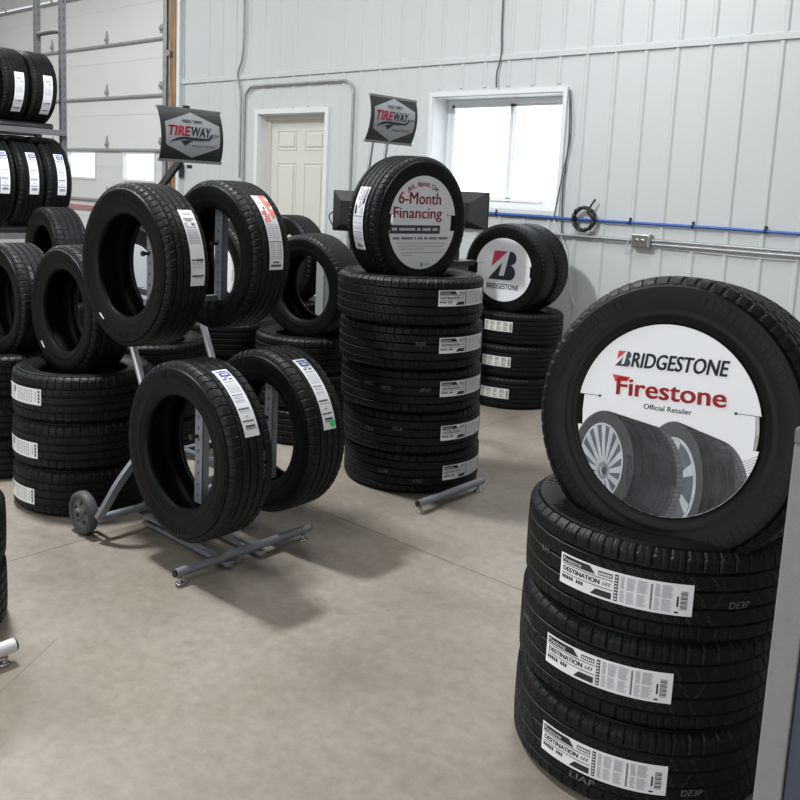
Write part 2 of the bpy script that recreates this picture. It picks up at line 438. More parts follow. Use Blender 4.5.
# door_2: overhead garage door, track and framing
gb = MB(); joints = [0.0, 0.56, 1.19, 1.82, 2.45, 3.08, 3.71]
GX0 = -15.0
for i in range(6):
    z0, z1 = joints[i], joints[i+1]
    if i == 2:
        wins = [(-12.48, -11.82), (-11.13, -10.47), (-9.785, -9.125)]
        zz0, zz1 = 1.475, 1.775; x = GX0
        for a, b in wins:
            gb.box((x, WY+.03, z0), (a, WY+.075, z1)); gb.box((a, WY+.03, z0), (b, WY+.075, zz0)); gb.box((a, WY+.03, zz1), (b, WY+.075, z1)); x = b
        gb.box((x, WY+.03, z0), (G, WY+.075, z1))
    else: gb.box((GX0, WY+.03, z0), (G, WY+.075, z1))
    if i: gb.box((GX0, WY+.026, z1-0.205), (G, WY+.031, z1-0.200))
gd = struct(gb.obj('door_2', M_GARAGE))
for i, (a, b) in enumerate(wins):
    q = MB()
    for r in ((a-.03, zz0-.03, b+.03, zz0), (a-.03, zz1, b+.03, zz1+.03), (a-.03, zz0, a, zz1), (b, zz0, b+.03, zz1)):
        q.box((r[0], WY+.018, r[1]), (r[2], WY+.03, r[3]))
    f_ = q.obj('window_frame', M_TRIMW, gd, 0.003)
    MB().box((a, WY+.05, zz0), (b, WY+.054, zz1)).obj('pane', M_GLASS, f_)
for z in joints[2:]:
    MB().prism([(0, -.022), (0, .022), (-.012, .022), (-.034, .012), (-.034, -.006), (-.012, -.022)], G-GX0-0.02,
               Matrix(((0, 0, 1, GX0), (1, 0, 0, WY+.03), (0, 1, 0, z), (0, 0, 0, 1)))).obj('section_strut', M_SEAL, gd)
    for x in (-14.25, -12.90, -11.555, -10.172):
        h_ = MB().prism([(-.016, .015), (.016, .015), (.040, .075), (.014, .130), (.007, .175), (-.007, .175), (-.014, .130), (-.040, .075)], .012,
                        Matrix(((1, 0, 0, x), (0, 0, -1, WY+.03), (0, 1, 0, z), (0, 0, 0, 1))))
        h_.lathe([(.016, 0), (.016, .022), (0, .024)], 10, Matrix.Translation((x-.006, WY+.02, z+.072)) @ Matrix.Rotation(PI/2, 4, 'X'))
        h_.obj('hinge', M_SEAL, gd)
    r_ = MB().box((-8.97, WY-.01, z+.06), (-8.90, WY+.03, z+.15)); r_.tube([(-8.93, WY-.03, z+.10), (-8.85, WY-.03, z+.10)], .022, 12)
    r_.obj('roller', M_SEAL, gd)
MB().box((GX0, WY+.012, 1.055), (G-.02, WY+.03, 1.115)).obj('red_rail', M_REDRAIL, gd)
tk = MB().box((-8.80, WY-.075, 0), (-8.79, WY-.001, 4.7)).box((-8.80, WY-.08, 0), (-8.715, WY-.072, 4.7)).box((-8.725, WY-.08, 0), (-8.715, WY-.05, 4.7))
for z in (0.5, 1.45, 2.2, 2.86, 3.5): tk.box((-8.74, WY-.085, z), (-8.66, WY-.07, z+.06))
tag(tk.obj('door_track', M_GALV), 'vertical galvanised roller track beside the garage door', 'door track')
struct(MB().box((-8.715, WY-.045, 0), (-8.575, WY, 4.75)).obj('trim_2', M_WOOD))
struct(MB().box((-8.575, WY-.05, 0), (-8.52, WY, 4.75)).obj('trim_3', M_TRIMW))

# wall services
def pipe(name, pts, r, m, label, cat, seg=8, group=None): return tag(MB().tube(pts, r, seg).obj(name, m), label, cat, group)
def arc(c, r, a0, a1, n, y): return [(c[0]+r*math.cos(a0+(a1-a0)*i/n), y, c[1]+r*math.sin(a0+(a1-a0)*i/n)) for i in range(n+1)]
def smooth(pts, n=6):
    P = [Vector(p) for p in pts]; P = [P[0]]+P+[P[-1]]; out = []
    for i in range(1, len(P)-2):
        for j in range(n):
            t = j/n; a, b, c_, d = P[i-1:i+3]
            out.append(0.5*((2*b)+(c_-a)*t+(2*a-5*b+4*c_-d)*t*t+(3*b-a-3*c_+d)*t**3))
    out.append(P[-2]); return out
yc = WY-.028
pipe('conduit', smooth([(-7.43, yc, 4.7), (-7.43, yc, 3.6), (-7.43, yc, 2.85), (-7.50, yc, 2.64), (-7.505, yc, 2.55), (-7.46, yc, 2.42), (-7.45, yc, 2.2), (-7.45, yc, 1.55)]), .011, M_GALV,
     'thin grey conduit running down the wall left of the cream door, kinked at the trim', 'conduit')
pts = [(-7.385, yc, 1.50), (-7.385, yc, 2.335)] + arc((-7.245, 2.335), .14, PI, PI/2, 6, yc)[1:] + arc((-5.95, 2.335), .14, PI/2, 0, 6, yc) + [(-5.81, yc, 0.9)]
pipe('conduit', pts, .012, M_GALV, 'grey conduit arching over the cream door like an inverted U', 'conduit')
pipe('air_hose', smooth([(-5.2, WY-.02, 1.349), (-4.1, WY-.02, 1.347), (-3.3, WY-.02, 1.346), (-2.45, WY-.02, 1.348), (-1.2, WY-.02, 1.345), (3.4, WY-.02, 1.35)]), .0105, M_BLUE,
     'long blue air hose running along the white wall below the window', 'hose')
for x, where in ((-4.14, 'under the window'), (-2.965, 'between the black cable coil and the junction box'), (-2.497, 'just right of the junction box'), (-2.01, 'farthest from the window, above the big sign tire')):
    tag(MB().box((x-.008, WY-.034, 1.333), (x+.008, WY-.0005, 1.362)).box((x-.006, WY-.03, 1.364), (x+.006, WY-.001, 1.382)).obj('hose_clip', M_BLACK2, None, .002), 'small clip on the blue air hose, '+where, 'clip', 'clips along the blue air hose')
pipe('conduit', [(-5.6, yc, 1.222), (-2.93, yc, 1.222)], .012, M_GALV, 'horizontal grey conduit under the blue hose, left of the junction box', 'conduit')
pipe('conduit', [(-2.78, yc, 1.232), (3.4, yc, 1.232)], .011, M_GALV, 'upper of two horizontal grey conduits right of the junction box', 'conduit')
pipe('conduit', [(-2.78, yc, 1.204), (3.4, yc, 1.204)], .011, M_GALV, 'lower of two horizontal grey conduits right of the junction box', 'conduit')
pipe('cable', smooth([(-2.8, WY-.012, 1.186), (-2.1, WY-.012, 1.172), (-1.2, WY-.012, 1.176), (3.0, WY-.012, 1.17)]), .0035, M_TRIMW, 'thin pale cable sagging under the paired conduits', 'cable')
jb = thing('junction_box', 'small grey metal junction box on the white wall conduit', 'junction box', (-2.857, WY, 1.227))
MB().box((-.072, -.055, -.052), (.072, -.001, .048)).obj('box_body', M_GALV, jb, 0.008)
MB().box((-.062, -.062, -.044), (.062, -.055, .040)).lathe([(.014, 0), (.014, .01), (0, .011)], 12, Matrix.Translation((-.022, -.062, 0)) @ Matrix.Rotation(PI/2, 4, 'X')).lathe([(.014, 0), (.014, .01), (0, .011)], 12, Matrix.Translation((.022, -.062, 0)) @ Matrix.Rotation(PI/2, 4, 'X')).obj('cover_plate', M_CHROME, jb, 0.003)
pipe('cable', smooth([(-2.94, WY-.06, 1.25), (-2.96, WY-.05, 1.18), (-2.98, WY-.02, 1.12)]), .004, M_TRIMW, 'short white wire hanging at the left of the junction box', 'cable')
cl = []
for i in range(241):
    a = 2*PI*i/40; rr = .084+.009*math.sin(i*2.4)
    cl.append((-3.327+rr*math.cos(a), WY-.05+.016*math.sin(i*.71), 1.352+rr*math.sin(a)))
cl += [(-3.30, WY-.05, 1.40+.0), (-3.27, WY-.05, 1.46), (-3.245, WY-.045, 1.50)]
pipe('cable_coil', cl, .0085, M_BLACK, 'round coil of black cable hung on the wall by the blue hose', 'cable coil', 6)
pipe('cord', smooth([(-3.545, WY-.02, 2.30), (-3.52, WY-.02, 1.95), (-3.54, WY-.02, 1.6), (-3.53, WY-.02, 1.30), (-3.505, WY-.03, 1.20), (-3.53, WY-.02, 1.16)]), .006, M_CORD, 'dark cord hanging down the right edge of the window', 'cord')
pipe('cord', smooth([(-3.535, WY-.03, 2.28), (-3.50, WY-.03, 2.0), (-3.56, WY-.025, 1.62), (-3.60, WY-.03, 1.33)]), .004, M_CORD, 'thinner grey cord crossing behind the dark one beside the window', 'cord')
pipe('cable', smooth([(-3.62, WY-.02, 1.36), (-3.54, WY-.03, 1.24), (-3.47, WY-.03, 1.12), (-3.46, WY-.02, 1.0), (-3.42, WY-.02, .90), (-3.41, WY-.02, .80), (-3.37, WY-.02, .70)]), .0042, M_TRIMW, 'thin white wire dangling loosely below the conduit at the window corner', 'cable')
pipe('cable', smooth([(-4.21, WY-.02, 4.7), (-4.205, WY-.02, 3.0), (-4.19, WY-.02, 2.62), (-4.215, WY-.03, 2.45), (-4.21, WY-.03, 2.34)]), .0065, M_CORD, 'dark cable dropping from above to the window top', 'cable')
pipe('cable', smooth([(-5.90, WY-.1, 1.10), (-5.84, WY-.25, 1.225), (-5.766, WY-.25, 1.284), (-5.60, WY-.2, 1.33)]), .006, M_DARKRED, 'short dark red cable curving by the left monitor', 'cable')
kp = thing('wall_keypad', 'small black keypad box on the trim beside the garage track', 'keypad', (-8.51, WY-.013, 1.60))
MB().box((-.045, -.03, -.075), (.045, 0, .075)).obj('case', M_BLACK, kp, .006)
MB().box((-.02, -.036, .01), (.02, -.03, .05)).obj('screen', M_BLACK2, kp)
tag(MB().box((-8.42, WY-.005, 1.63), (-8.33, WY, 1.665)).obj('wall_sticker', M_BLACK2), 'tiny dark sticker on the wall right of the black keypad', 'sticker')

# ------------------------------------------------------------------ tires
R0, W0 = 0.33, 0.21
def tread_mesh(kind, name):
    nu, na = 52, 504
    vs = []
    def crown(a):            # radius factor over the half width
        return 1.0-.010*a**2.5-(0 if a < .82 else (a-.82)**1.6*.80)
    for j in range(na):
        an = 2*PI*j/na
        for i in range(nu+1):
            t = -1+2*i/nu; z = t*0.475*W0; a = abs(t); r = crown(a)*R0; d = 0.0
            if kind == 'rib':
                if abs(a-.17) < .03 or abs(a-.52) < .03: d = .0065
                if .765 < a < .80: d = .0016
                if a > .57 and j % 9 == 0: d = max(d, .0030)
                if a > .84 and j % 9 in (0, 1): d = max(d, .0040)
                if .22 < a < .47 and (j+int(t*7)) % 9 == 0: d = max(d, .0020)
                if a < .12 and (j+int(t*14)) % 9 == 0: d = max(d, .0012)
            elif kind == 'lug':
                if abs(a-.20) < .028 or abs(a-.57) < .028: d = .0060
                if a > .62 and j % 9 == 0: d = max(d, .0034)
                if a > .86 and j % 9 in (0, 1): d = max(d, .0046)
                if a > .62 and j % 9 == 5: d = max(d, .0010)
                if .24 < a < .53 and (j+int(t*14)) % 12 == 0: d = max(d, .0024)
                if .24 < a < .53 and (j+int(t*14)) % 12 == 6: d = max(d, .0012)
                if a < .16 and (j+int(t*20)) % 18 == 0: d = max(d, .0020)
                if a < .16 and (j-int(t*20)) % 18 == 9: d = max(d, .0020)
            else:  # 'touring'
                for g, wd_ in ((0.0, .025), (0.30, .028), (0.60, .026)):
                    if abs(a-g) < wd_: d = .0065
                if a > .64 and (j+int(a*8)) % 8 == 0: d = max(d, .0028)
                if a > .86 and (j+int(a*8)) % 8 in (0, 1): d = max(d, .0036)
                if .36 < a < .56 and (j+int(t*16)) % 8 == 0: d = max(d, .0020)
                if .04 < a < .26 and (j-int(t*14)) % 8 == 3: d = max(d, .0014)
            r -= d
            vs.append((r*math.cos(an), r*math.sin(an), z))
    fs = []
    n = nu+1
    for j in range(na):
        j2 = (j+1) % na
        for i in range(nu): fs.append((j*n+i, j2*n+i, j2*n+i+1, j*n+i+1))
    mb = MB(); mb.add(vs, fs, False)
    return mb.mesh(name, M_TREAD)
def casing_mesh():
    e = 0.475*W0
    rE = (1.0-.010-(.18)**1.6*.80)
    half = [(rE-.02, e*.97), (rE-.004, e), (rE-.018, e+.0012), (.925, .488*W0), (.915, .492*W0), (.88, .499*W0), (.85, .5*W0), (.81, .497*W0), (.77, .488*W0),
            (.745, .482*W0), (.738, .486*W0), (.72, .478*W0), (.70, .466*W0), (.685, .455*W0), (.675, .452*W0), (.665, .44*W0), (.648, .43*W0), (.635, .415*W0),
            (.625, .39*W0), (.622, .35*W0), (.632, .33*W0), (.66, .345*W0), (.71, .40*W0), (.78, .452*W0), (.85, .455*W0), (.90, .42*W0), (.935, .34*W0), (.95, .2*W0), (.954, 0)]
    prof = [(r*R0, z) for r, z in half]
    prof2 = [(r*R0, -z) for r, z in reversed(half[:-1])]
    mb = MB(); pr = prof+prof2
    mb.lathe(pr, 96)
    # raised sidewall lettering blocks and a ring of fine ridges
    for sgn in (1, -1):
        for i in range(96):
            if (i // 8) % 3 == 2: continue
            a = 2*PI*i/96; h_ = .0016 if i % 3 else .0008
            m = Matrix.Rotation(a, 4, 'Z') @ Matrix.Translation((.855*R0, 0, sgn*.4985*W0))
            mb.box((-.011, -.0062, -.0006), (.011, .0062, h_ if sgn > 0 else .0006) if sgn > 0 else (.011, .0062, .0006), m)
            if sgn < 0: mb.box((-.011, -.0062, -h_), (.011, .0062, 0), m)
    return mb.mesh('casing', M_SIDE)
TM = {k_: tread_mesh(k_, 'tread') for k_ in ('rib', 'lug', 'touring')}
CM = casing_mesh()

def rot_axis(n, xref):
    z = Vector(n).normalized(); x = Vector(xref); x = (x - z*x.dot(z)).normalized(); y = z.cross(x)
    return Matrix((x, y, z)).transposed()
def tire(loc, R, Wd, label, kind='rib', n=None, xref=(1, 0, 0), spin=None, group=None):
    """lying flat (n None) with its underside at loc z, or upright with axis n, centre at loc"""
    if n is None:
        t = thing('tire', label, 'tire', loc, group)
        off = Vector((0, 0, Wd/2))
    else:
        rm = rot_axis(n, xref)
        t = thing('tire', label, 'tire', loc, group, rm); off = Vector((0, 0, 0))
    t['R'] = R; sp = random.random()*6.28 if spin is None else spin
    for nm, me in (('casing', CM), ('tread', TM[kind])):
        o = bpy.data.objects.new(nm, me); C.objects.link(o); o.parent = t
        o.location = off; o.scale = (R/R0, R/R0, Wd/W0); o.rotation_euler = (0, 0, sp)
    del t['R']
    t_off[t.name] = (R, Wd, off.z)
    return t
t_off = {}
def along(t, phi0, v0=0.0):       # print frame runs round the tread (u = +phi)
    R, Wd, oz = t_off[t.name]
    def f(u, v, h):
        a = phi0+u/R; z = v0+v; q = 2*z/(Wd*.95); r = R*(1-.012*abs(q)**2.5)+h
        return (r*math.cos(a), r*math.sin(a), oz+z)
    return f
def across(t, phi0, v0=0.0):      # print frame stands across the tread (v = +phi, u = -z)
    R, Wd, oz = t_off[t.name]
    def f(u, v, h):
        a = phi0+v/R; z = v0-u; q = 2*z/(Wd*.95); r = R*(1-.012*abs(q)**2.5)+h
        return (r*math.cos(a), r*math.sin(a), oz+z)
    return f
H1, H2, H3 = .0012, .0019, .0025
def sheet(L, Hh, nu=24, nv=24, along_u=True):
    p = Print()
    (p.rect if along_u else p.rectv)(-L/2, -Hh/2, L/2, Hh/2, nu); return p

def sticker_destination(t, phi, L=.335, H=.078, v0=0.0):
    f = along(t, math.radians(phi), v0); k = L/.335; kh = H/.078
    base = sheet(L, H, 28).obj('sticker', M_PAPER, f, H1, t)
    U = lambda x: (x-.1675)*k
    V = lambda y: (y-.039)*kh
    def wedge(P, x0, x1, y0, y1, slant, n=6):      # slant: how far the sloping end moves between y0 and y1
        for i in range(n):
            a, b = i/n, (i+1)/n
            def e(t_, y): return (U(x0+(x1-x0)*t_), V(y))
            if slant > 0:   # left end slopes
                f0 = lambda t_, q: x0+slant*q+(x1-x0-slant*q)*t_
            else:           # right end slopes
                f0 = lambda t_, q: x0+(x1-x0+slant*q)*t_
            P.poly([(U(f0(a, 0)), V(y0)), (U(f0(b, 0)), V(y0)), (U(f0(b, 1)), V(y1)), (U(f0(a, 1)), V(y1))])
    H = Print(); wedge(H, .006, .104, .0565, .0735, -.016); H.obj('header_wedge', M_INK, f, H2, base)
    P = Print()
    P.rect(U(.006), V(.0515), U(.150), V(.0533), 10)
    P.text('DESTINATION', U(.0635), V(.041), width=.106*k, height=.0115*kh, bold=.035)
    P.text('LE3', U(.134), V(.041), width=.020*k, height=.008*kh, bold=.02, shear=.3)
    P.rect(U(.006), V(.0285), U(.150), V(.0302), 10)
    for i in range(9):
        if i == 5: continue
        P.rect(U(.008+i*.0074), V(.0155), U(.0132+i*.0074), V(.0245))
    P.rect(U(.112), V(.058), U(.148), V(.069), 2)
    P.obj('name_lettering', M_INK, f, H2, base)
    Wd_ = Print(); wedge(Wd_, .094, .148, .006, .022, .014, 4); Wd_.obj('foot_wedge', M_INK, f, H2, base)
    K = Print(); K.rect(U(.154), V(.006), U(.163), V(.072), 1); K.obj('size_bar', M_INK, f, H2, base)
    K = Print()
    for i in range(12): K.rect(U(.238), V(.008+i*.0052), U(.2425), V(.0115+i*.0052))
    K.obj('print_column', M_INK, f, H2, base)
    K = Print()
    for i in range(13): K.rect(U(.306), V(.016+i*.0036), U(.322), V(.016+i*.0036+(.0012, .0022, .0016)[i % 3]))
    K.rect(U(.298), V(.022), U(.302), V(.048)); K.rect(U(.294), V(.006), U(.304), V(.010))
    K.obj('barcode', M_INK, f, H2, base)
    w_ = Print().text('Firestone', U(.037), V(.065), width=.056*k, height=.0105*kh, bold=.012, shear=.15)
    for i in range(8): w_.rect(U(.1555), V(.010+i*.0078), U(.1615), V(.0135+i*.0078))
    for i in range(6): w_.rect(U(.1145+i*.0055), V(.0605), U(.1185+i*.0055), V(.0665))
    w_.obj('white_lettering', M_PAPER, f, H3, base)
    g = Print()
    for c0, c1 in ((.168, .180), (.183, .205), (.208, .234), (.248, .262), (.264, .292)):
        g.lines(U(c0), U(c1), V(.072), V(.040), 14, .0011*kh, int(c0*1000), .3, 1)
        g.lines(U(c0), U(c1), V(.037), V(.007), 12, .0011*kh, int(c1*1000), .4, 1)
    g.obj('fine_print', M_GREYINK, f, H2, base)
    return base

def sticker_plain(t, phi, L=.23, H=.075, v0=0.0, m=None):
    f = along(t, math.radians(phi), v0)
    base = sheet(L, H, 20).obj('sticker', m or M_CREAM, f, H1, t)
    g = Print()
    for i, c0 in enumerate((-.46, -.26, -.02, .2)):
        g.lines(c0*L, (c0+.17)*L, .42*H, .05*H, 5, .004, i+3, .35, 2); g.lines(c0*L, (c0+.17)*L, -.02*H, -.42*H, 6, .003, i+13, .5, 2)
    g.obj('fine_print', M_GREYINK, f, H2, base)
    p = Print()
    for i in range(9): p.rect(.41*L, -.4*H+i*.085*H, .47*L, -.4*H+i*.085*H+.05*H)
    p.obj('printing', M_INK, f, H2, base)
    return base

def sticker_tall(t, phi, style, L=.32, Wl=.066, v0=0.0, m=None, seed=1):
    """long sticker whose lines of print run across the tread"""
    f = across(t, math.radians(phi), v0)
    base = sheet(Wl, L, 28, along_u=False).obj('sticker', m or M_PAPER, f, H1, t)
    P, Gp = Print(), Print(); V = lambda y: (0.5-y)*L; U = lambda x: (x-.5)*Wl
    def row(y, hh, x0, x1, n, pr):
        for i in range(n):
            a = x0+(x1-x0)*i/n; pr.rect(U(a), V(y+hh), U(a+(x1-x0)/n*.78), V(y))
    if style == 'plain':
        row(.055, .020, .22, .8, 7, Gp); row(.13, .016, .14, .86, 9, P); row(.16, .014, .24, .66, 6, P)
        row(.20, .035, .10, .26, 2, Gp); row(.20, .03, .58, .82, 2, P); row(.255, .008, .12, .9, 3, P)
        for y in [.29+.02*i for i in range(10)]: row(y, .008, .1, .9, 5, Gp)
        row(.67, .02, .08, .34, 3, P); row(.665, .03, .40, .92, 4, P); row(.71, .008, .1, .9, 3, P)
        for y in (.73, .75, .77): row(y, .007, .1, .85, 4, Gp)
        row(.865, .022, .1, .9, 8, P); row(.893, .012, .22, .8, 9, Gp)
    elif style == 'blue':
        B = Print(); B.rect(U(.16), V(.055), U(.88), V(.03)); B.rect(U(.22), V(.145), U(.93), V(.07)); B.rect(U(.38), V(.168), U(.66), V(.156))
        B.obj('blue_logo_block', M_BLUEINK, f, H2, base)
        Wt = Print(); row(.092, .026, .38, .8, 5, Wt); Wt.obj('white_lettering', M_PAPER, f, H3, base)
        row(.18, .03, .2, .48, 3, P); row(.18, .03, .6, .85, 3, P); row(.235, .012, .15, .92, 6, P)
        for y in [.27+.02*i for i in range(8)]: row(y, .008, .1, .9, 5, Gp)
        row(.45, .012, .1, .85, 6, P)
        for y in (.48, .50, .53, .55): row(y, .009, .15, .8, 4, Gp)
        row(.64, .022, .1, .82, 6, P); row(.68, .012, .1, .9, 7, Gp); row(.74, .02, .35, .6, 2, Gp)
        row(.80, .018, .1, .85, 7, P); row(.86, .028, .2, .84, 7, P); row(.90, .01, .2, .9, 5, P)
    elif style == 'red':
        Rr = Print(); Rr.poly([(U(.45), V(.0)), (U(1.0), V(.0)), (U(1.0), V(.14)), (U(.5), V(.14))]); Rr.poly([(U(.5), V(.14)), (U(1.0), V(.14)), (U(1.0), V(.28)), (U(.62), V(.28))]); Rr.poly([(U(.62), V(.28)), (U(1.0), V(.28)), (U(.9), V(.36)), (U(.7), V(.36))])
        Rr.poly([(U(.05), V(.27)), (U(.4), V(.24)), (U(.55), V(.40)), (U(.1), V(.42))]); Rr.obj('red_artwork', M_LRED, f, H2, base)
        Rl = Print(); Rl.rect(U(0), V(.665), U(1), V(.655)); Rl.obj('red_rule', M_REDINK, f, H2, base)
        row(.05, .02, .05, .3, 3, Gp); row(.12, .02, .12, .4, 3, Gp); row(.2, .03, .3, .45, 1, P); row(.30, .03, .45, .62, 1, Gp)
        for y in [.44+.028*i for i in range(7)]: row(y, .007, .08, .9, 3, Gp)
        for y in [.68+.022*i for i in range(9)]: row(y, .008, .1, .45, 2, Gp); row(y, .008, .55, .92, 2, Gp)
        row(.90, .018, .25, .7, 3, P); row(.935, .03, .12, .85, 5, P)
    elif style == 'dark_ends':
        row(.03, .03, .1, .9, 4, P); row(.1, .02, .2, .8, 5, Gp)
        for y in [.18+.05*i for i in range(8)]: row(y, .018, .1, .9, 4, Gp)
        row(.62, .05, .1, .5, 3, P); row(.7, .02, .1, .9, 6, P); row(.86, .06, .15, .85, 6, P)
    P.obj('printing', M_INK, f, H2, base); Gp.obj('fine_print', M_GREYINK, f, H2, base)
    return base
def chalk(t, txt, phi, v0, wd=.055, ht=.017):
    Print().text(txt, 0, 0, width=wd, height=ht, bold=.0, shear=.1).obj('chalk_mark', M_CHALK, along(t, math.radians(phi), v0), H1, t)
def side_mark(t, a, r, ln=.03):
    R, Wd, oz = t_off[t.name]; a = math.radians(a)
    m = Matrix.Rotation(a, 4, 'Z') @ Matrix.Translation((r*R, 0, oz+.4975*Wd))
    MB().box((-.0025, -ln/2, 0), (.0025, ln/2, .0022), m).obj('paint_dash', M_PAPER, t)

nY = (0, -1, 0)
# --- front right stack and its display tire
RS = [(-.963, 2.183), (-.963, 2.183), (-.951, 2.190)]
gR = 'tires of the large front right stack'
names = ['lowest flat tire in the large front right stack, white sticker on tread', 'middle flat tire in the large front right stack, white sticker on tread',
         'top flat tire of the large front right stack, directly under the two-tire printed sign disc']
for i in range(3):
    t = tire((*RS[i], .235*i), (.341, .341, .352)[i], .235, names[i], 'lug', group=gR)
    sticker_destination(t, (-80, -81.5, -79)[i], v0=(.0, .005, .0)[i])
    if i == 0: chalk(t, 'DE3P', -41, -.03); chalk(t, 'LIAP', -86, -.055, .07)
    if i == 1: chalk(t, 'LHLL', -128, .03)
    if i == 2: chalk(t, 'DE3P', -33, -.01); chalk(t, 'LH', -117, .02, .03)
tilt = math.radians(6.5)
nR = (0.005, -math.cos(tilt), math.sin(tilt))
tR = tire((-.898, 2.142, .953), .363, .245, 'big upright tire leaning back on the front right stack, framing the printed retailer sign disc', 'touring', nR)

# --- middle stack of five and the financing tire
gC = 'tires of the five-high middle stack'
cn = ['bottom tire of the five-high middle stack, touching the silver floor bar', 'second tire from the floor in the five-high middle stack',
      'third tire of the five-high middle stack, halfway up', 'fourth tire from the floor in the five-high middle stack',
      'topmost flat tire of the five-high middle stack, under the financing sign tire']
for i in range(5):
    t = tire((-2.925+.030*i, 3.475-.053*i, .222*i), .359, .222, cn[i], 'lug', group=gC)
    sticker_destination(t, (3, 1, 0, -1, -2)[i], L=.33, H=.075, v0=(.0, -.0, .012, .012, .02)[i])
    for tx, ph, vv in ((('LHPE', -72, .0), ('ADC', -44, -.035)), (('M00', -84, .0), ('GUI', -60, .02)), (('MO1', -84, .02), ('R0ZC', -68, .01), ('DPHO', -38, .01)), (('50I', -42, .02),), ())[i]:
        chalk(t, tx, ph, vv, .05, .018)
nC = (math.cos(.09), -math.sin(.09), -0.02)
tC = tire((-2.818, 3.236, 1.352), .314, .215, 'upright tire with the red 6-Month Financing disc on the middle stack', 'touring', nC, (0, 1, 0))
sticker_destination(tC, 178, L=.30, H=.068, v0=-.01)

# --- rear stack by the wall
gB = 'tires of the rear stack by the white wall'
bn = ['bottom tire of the rear stack of three by the white wall', 'middle tire of the rear stack of three by the white wall', 'top flat tire of the rear stack of three by the white wall']
for i in range(3):
    t = tire((-3.555, (5.33, 5.33, 5.35)[i], .228*i), (.325, .327, .335)[i], .228, bn[i], 'touring', group=gB)
    sticker_plain(t, (-78, -78, -80)[i], L=.22, H=.072, v0=(.0, .0, .02)[i])
tB = tire((-3.575, 5.235, .975), .328, .185, 'upright tire with the white disc bearing the big red and black B', 'touring', (.10, -1, -.03))
tire((-3.585, 5.435, .975), .328, .185, 'upright tire directly behind the one with the red and black B disc', 'touring', (.10, -1, -.03))

# --- left stack
gL = 'tires of the left stack behind the cart wheel'
ln_ = ['bottom tire of the left stack, behind the small cart wheel', 'middle tire of the three-high left stack behind the cart wheel', 'top flat tire of the left stack, lit shoulder ridges, white sticker at left']
for i in range(3):
    t = tire((-3.72, 2.03, .212*i), .310, .212, ln_[i], 'rib', group=gL)
    sticker_tall(t, (-96, -92, -88)[i], 'dark_ends', L=.27, Wl=.072, v0=-.02+.03*(i == 2))
tU = tire((-3.765, 2.040, .882), .300, .21, 'upright tire standing on the left stack, small white paint dash low on sidewall', 'rib', nY)
side_mark(tU, 228, .80, .04)

# far left stack with upright tire
for i in range(3):
    t = tire((-4.42, 1.98, .206*i), .31, .206, ('bottom', 'middle', 'top')[i]+' tire of the stack at the left picture edge behind the left stack', 'rib', group='tires of the stack at the left edge')
t = tire((-4.39, 2.02, .855), .290, .20, 'upright ribbed tire at the left picture edge below the storage rack', 'rib', nY)
chalk(t, 'K2 80 6', 28, .03, .13, .014)

# near left edge stack
for i in range(2):
    tire((-2.972, .962, .215*i), .33, .215, ('lower', 'upper')[i]+' tire of the stack barely entering the left edge above the white bar end', 'rib', group='tires entering at the left edge')

# stacks behind the main stand
gE = 'tires of the stacks behind the display cart'
for (x, y, nm) in ((-4.22, 2.68, 'left'), (-4.55, 3.47, 'right')):
    for i in range(3):
        tire((x+.01*i, y, .212*i), .31, .212, '%s tire of the %s hand stack seen dimly behind the display cart' % (('bottom', 'middle', 'top')[i], nm), 'rib', group=gE)
tE1 = tire((-4.22, 2.70, .93), .33, .21, 'upright tire with grey disc seen through the upper left cart tire', 'rib', nY)
tE2 = tire((-4.53, 3.44, .93), .33, .21, 'upright tire with pale disc seen through the upper right cart tire', 'rib', nY)

# stack D
for i in range(3):
    tire((-3.86, 3.58, .212*i), .33, .212, ('bottom', 'middle', 'top')[i]+' flat tire of the stack left of the five-high middle stack', 'rib', group='tires of the stack left of the middle stack')
tD = tire((-3.77, 3.50, .918), .308, .21, 'upright tire left of the financing tire, grey desk seen through its hole', 'touring', (.12, -1, -.05))
for i in range(3):
    tire((-5.10, 4.45, .212*i), .31, .212, ('bottom', 'middle', 'top')[i]+' tire of the hidden stack beside the desk, in front of the cream door', 'rib', group='tires of the stack near the cream door')
tire((-5.08, 4.47, .94), .335, .21, 'upright tire in front of the cream door, mostly behind another upright tire', 'rib', nY)

# far left back
for i in range(3):
    tire((-5.60, 2.85, .222*i), .31, .222, ('bottom', 'middle', 'top')[i]+' tire of the dim stack below the storage rack', 'rib', group='tires of the dim stack below the rack')
tire((-5.60, 2.86, .955), .325, .215, 'dark upright tire below the right end of the rack, wall seen through it', 'rib', (-.12, -1, 0))
for i in range(3):
    tire((-5.72, 3.50, .212*i), .30, .212, ('bottom', 'middle', 'top')[i]+' tire of the stack hidden behind the dim one', 'rib', group='tires of the hidden stack')
tire((-5.72, 3.50, .90), .30, .21, 'sliver of an upright tire left of the upper left cart tire', 'rib', (-.1, -1, 0))

# far right corner
for i in range(2):
    tire((-.88, 4.20, .212*i), .32, .212, ('lower', 'upper')[i]+' flat tire hidden behind the big sign tire at right', 'touring', group='tires hidden behind the sign tire')
tire((-.86, 4.16, .72), .345, .21, 'upright tire peeping above the shoulder of the big sign tire at right edge', 'touring', nY)

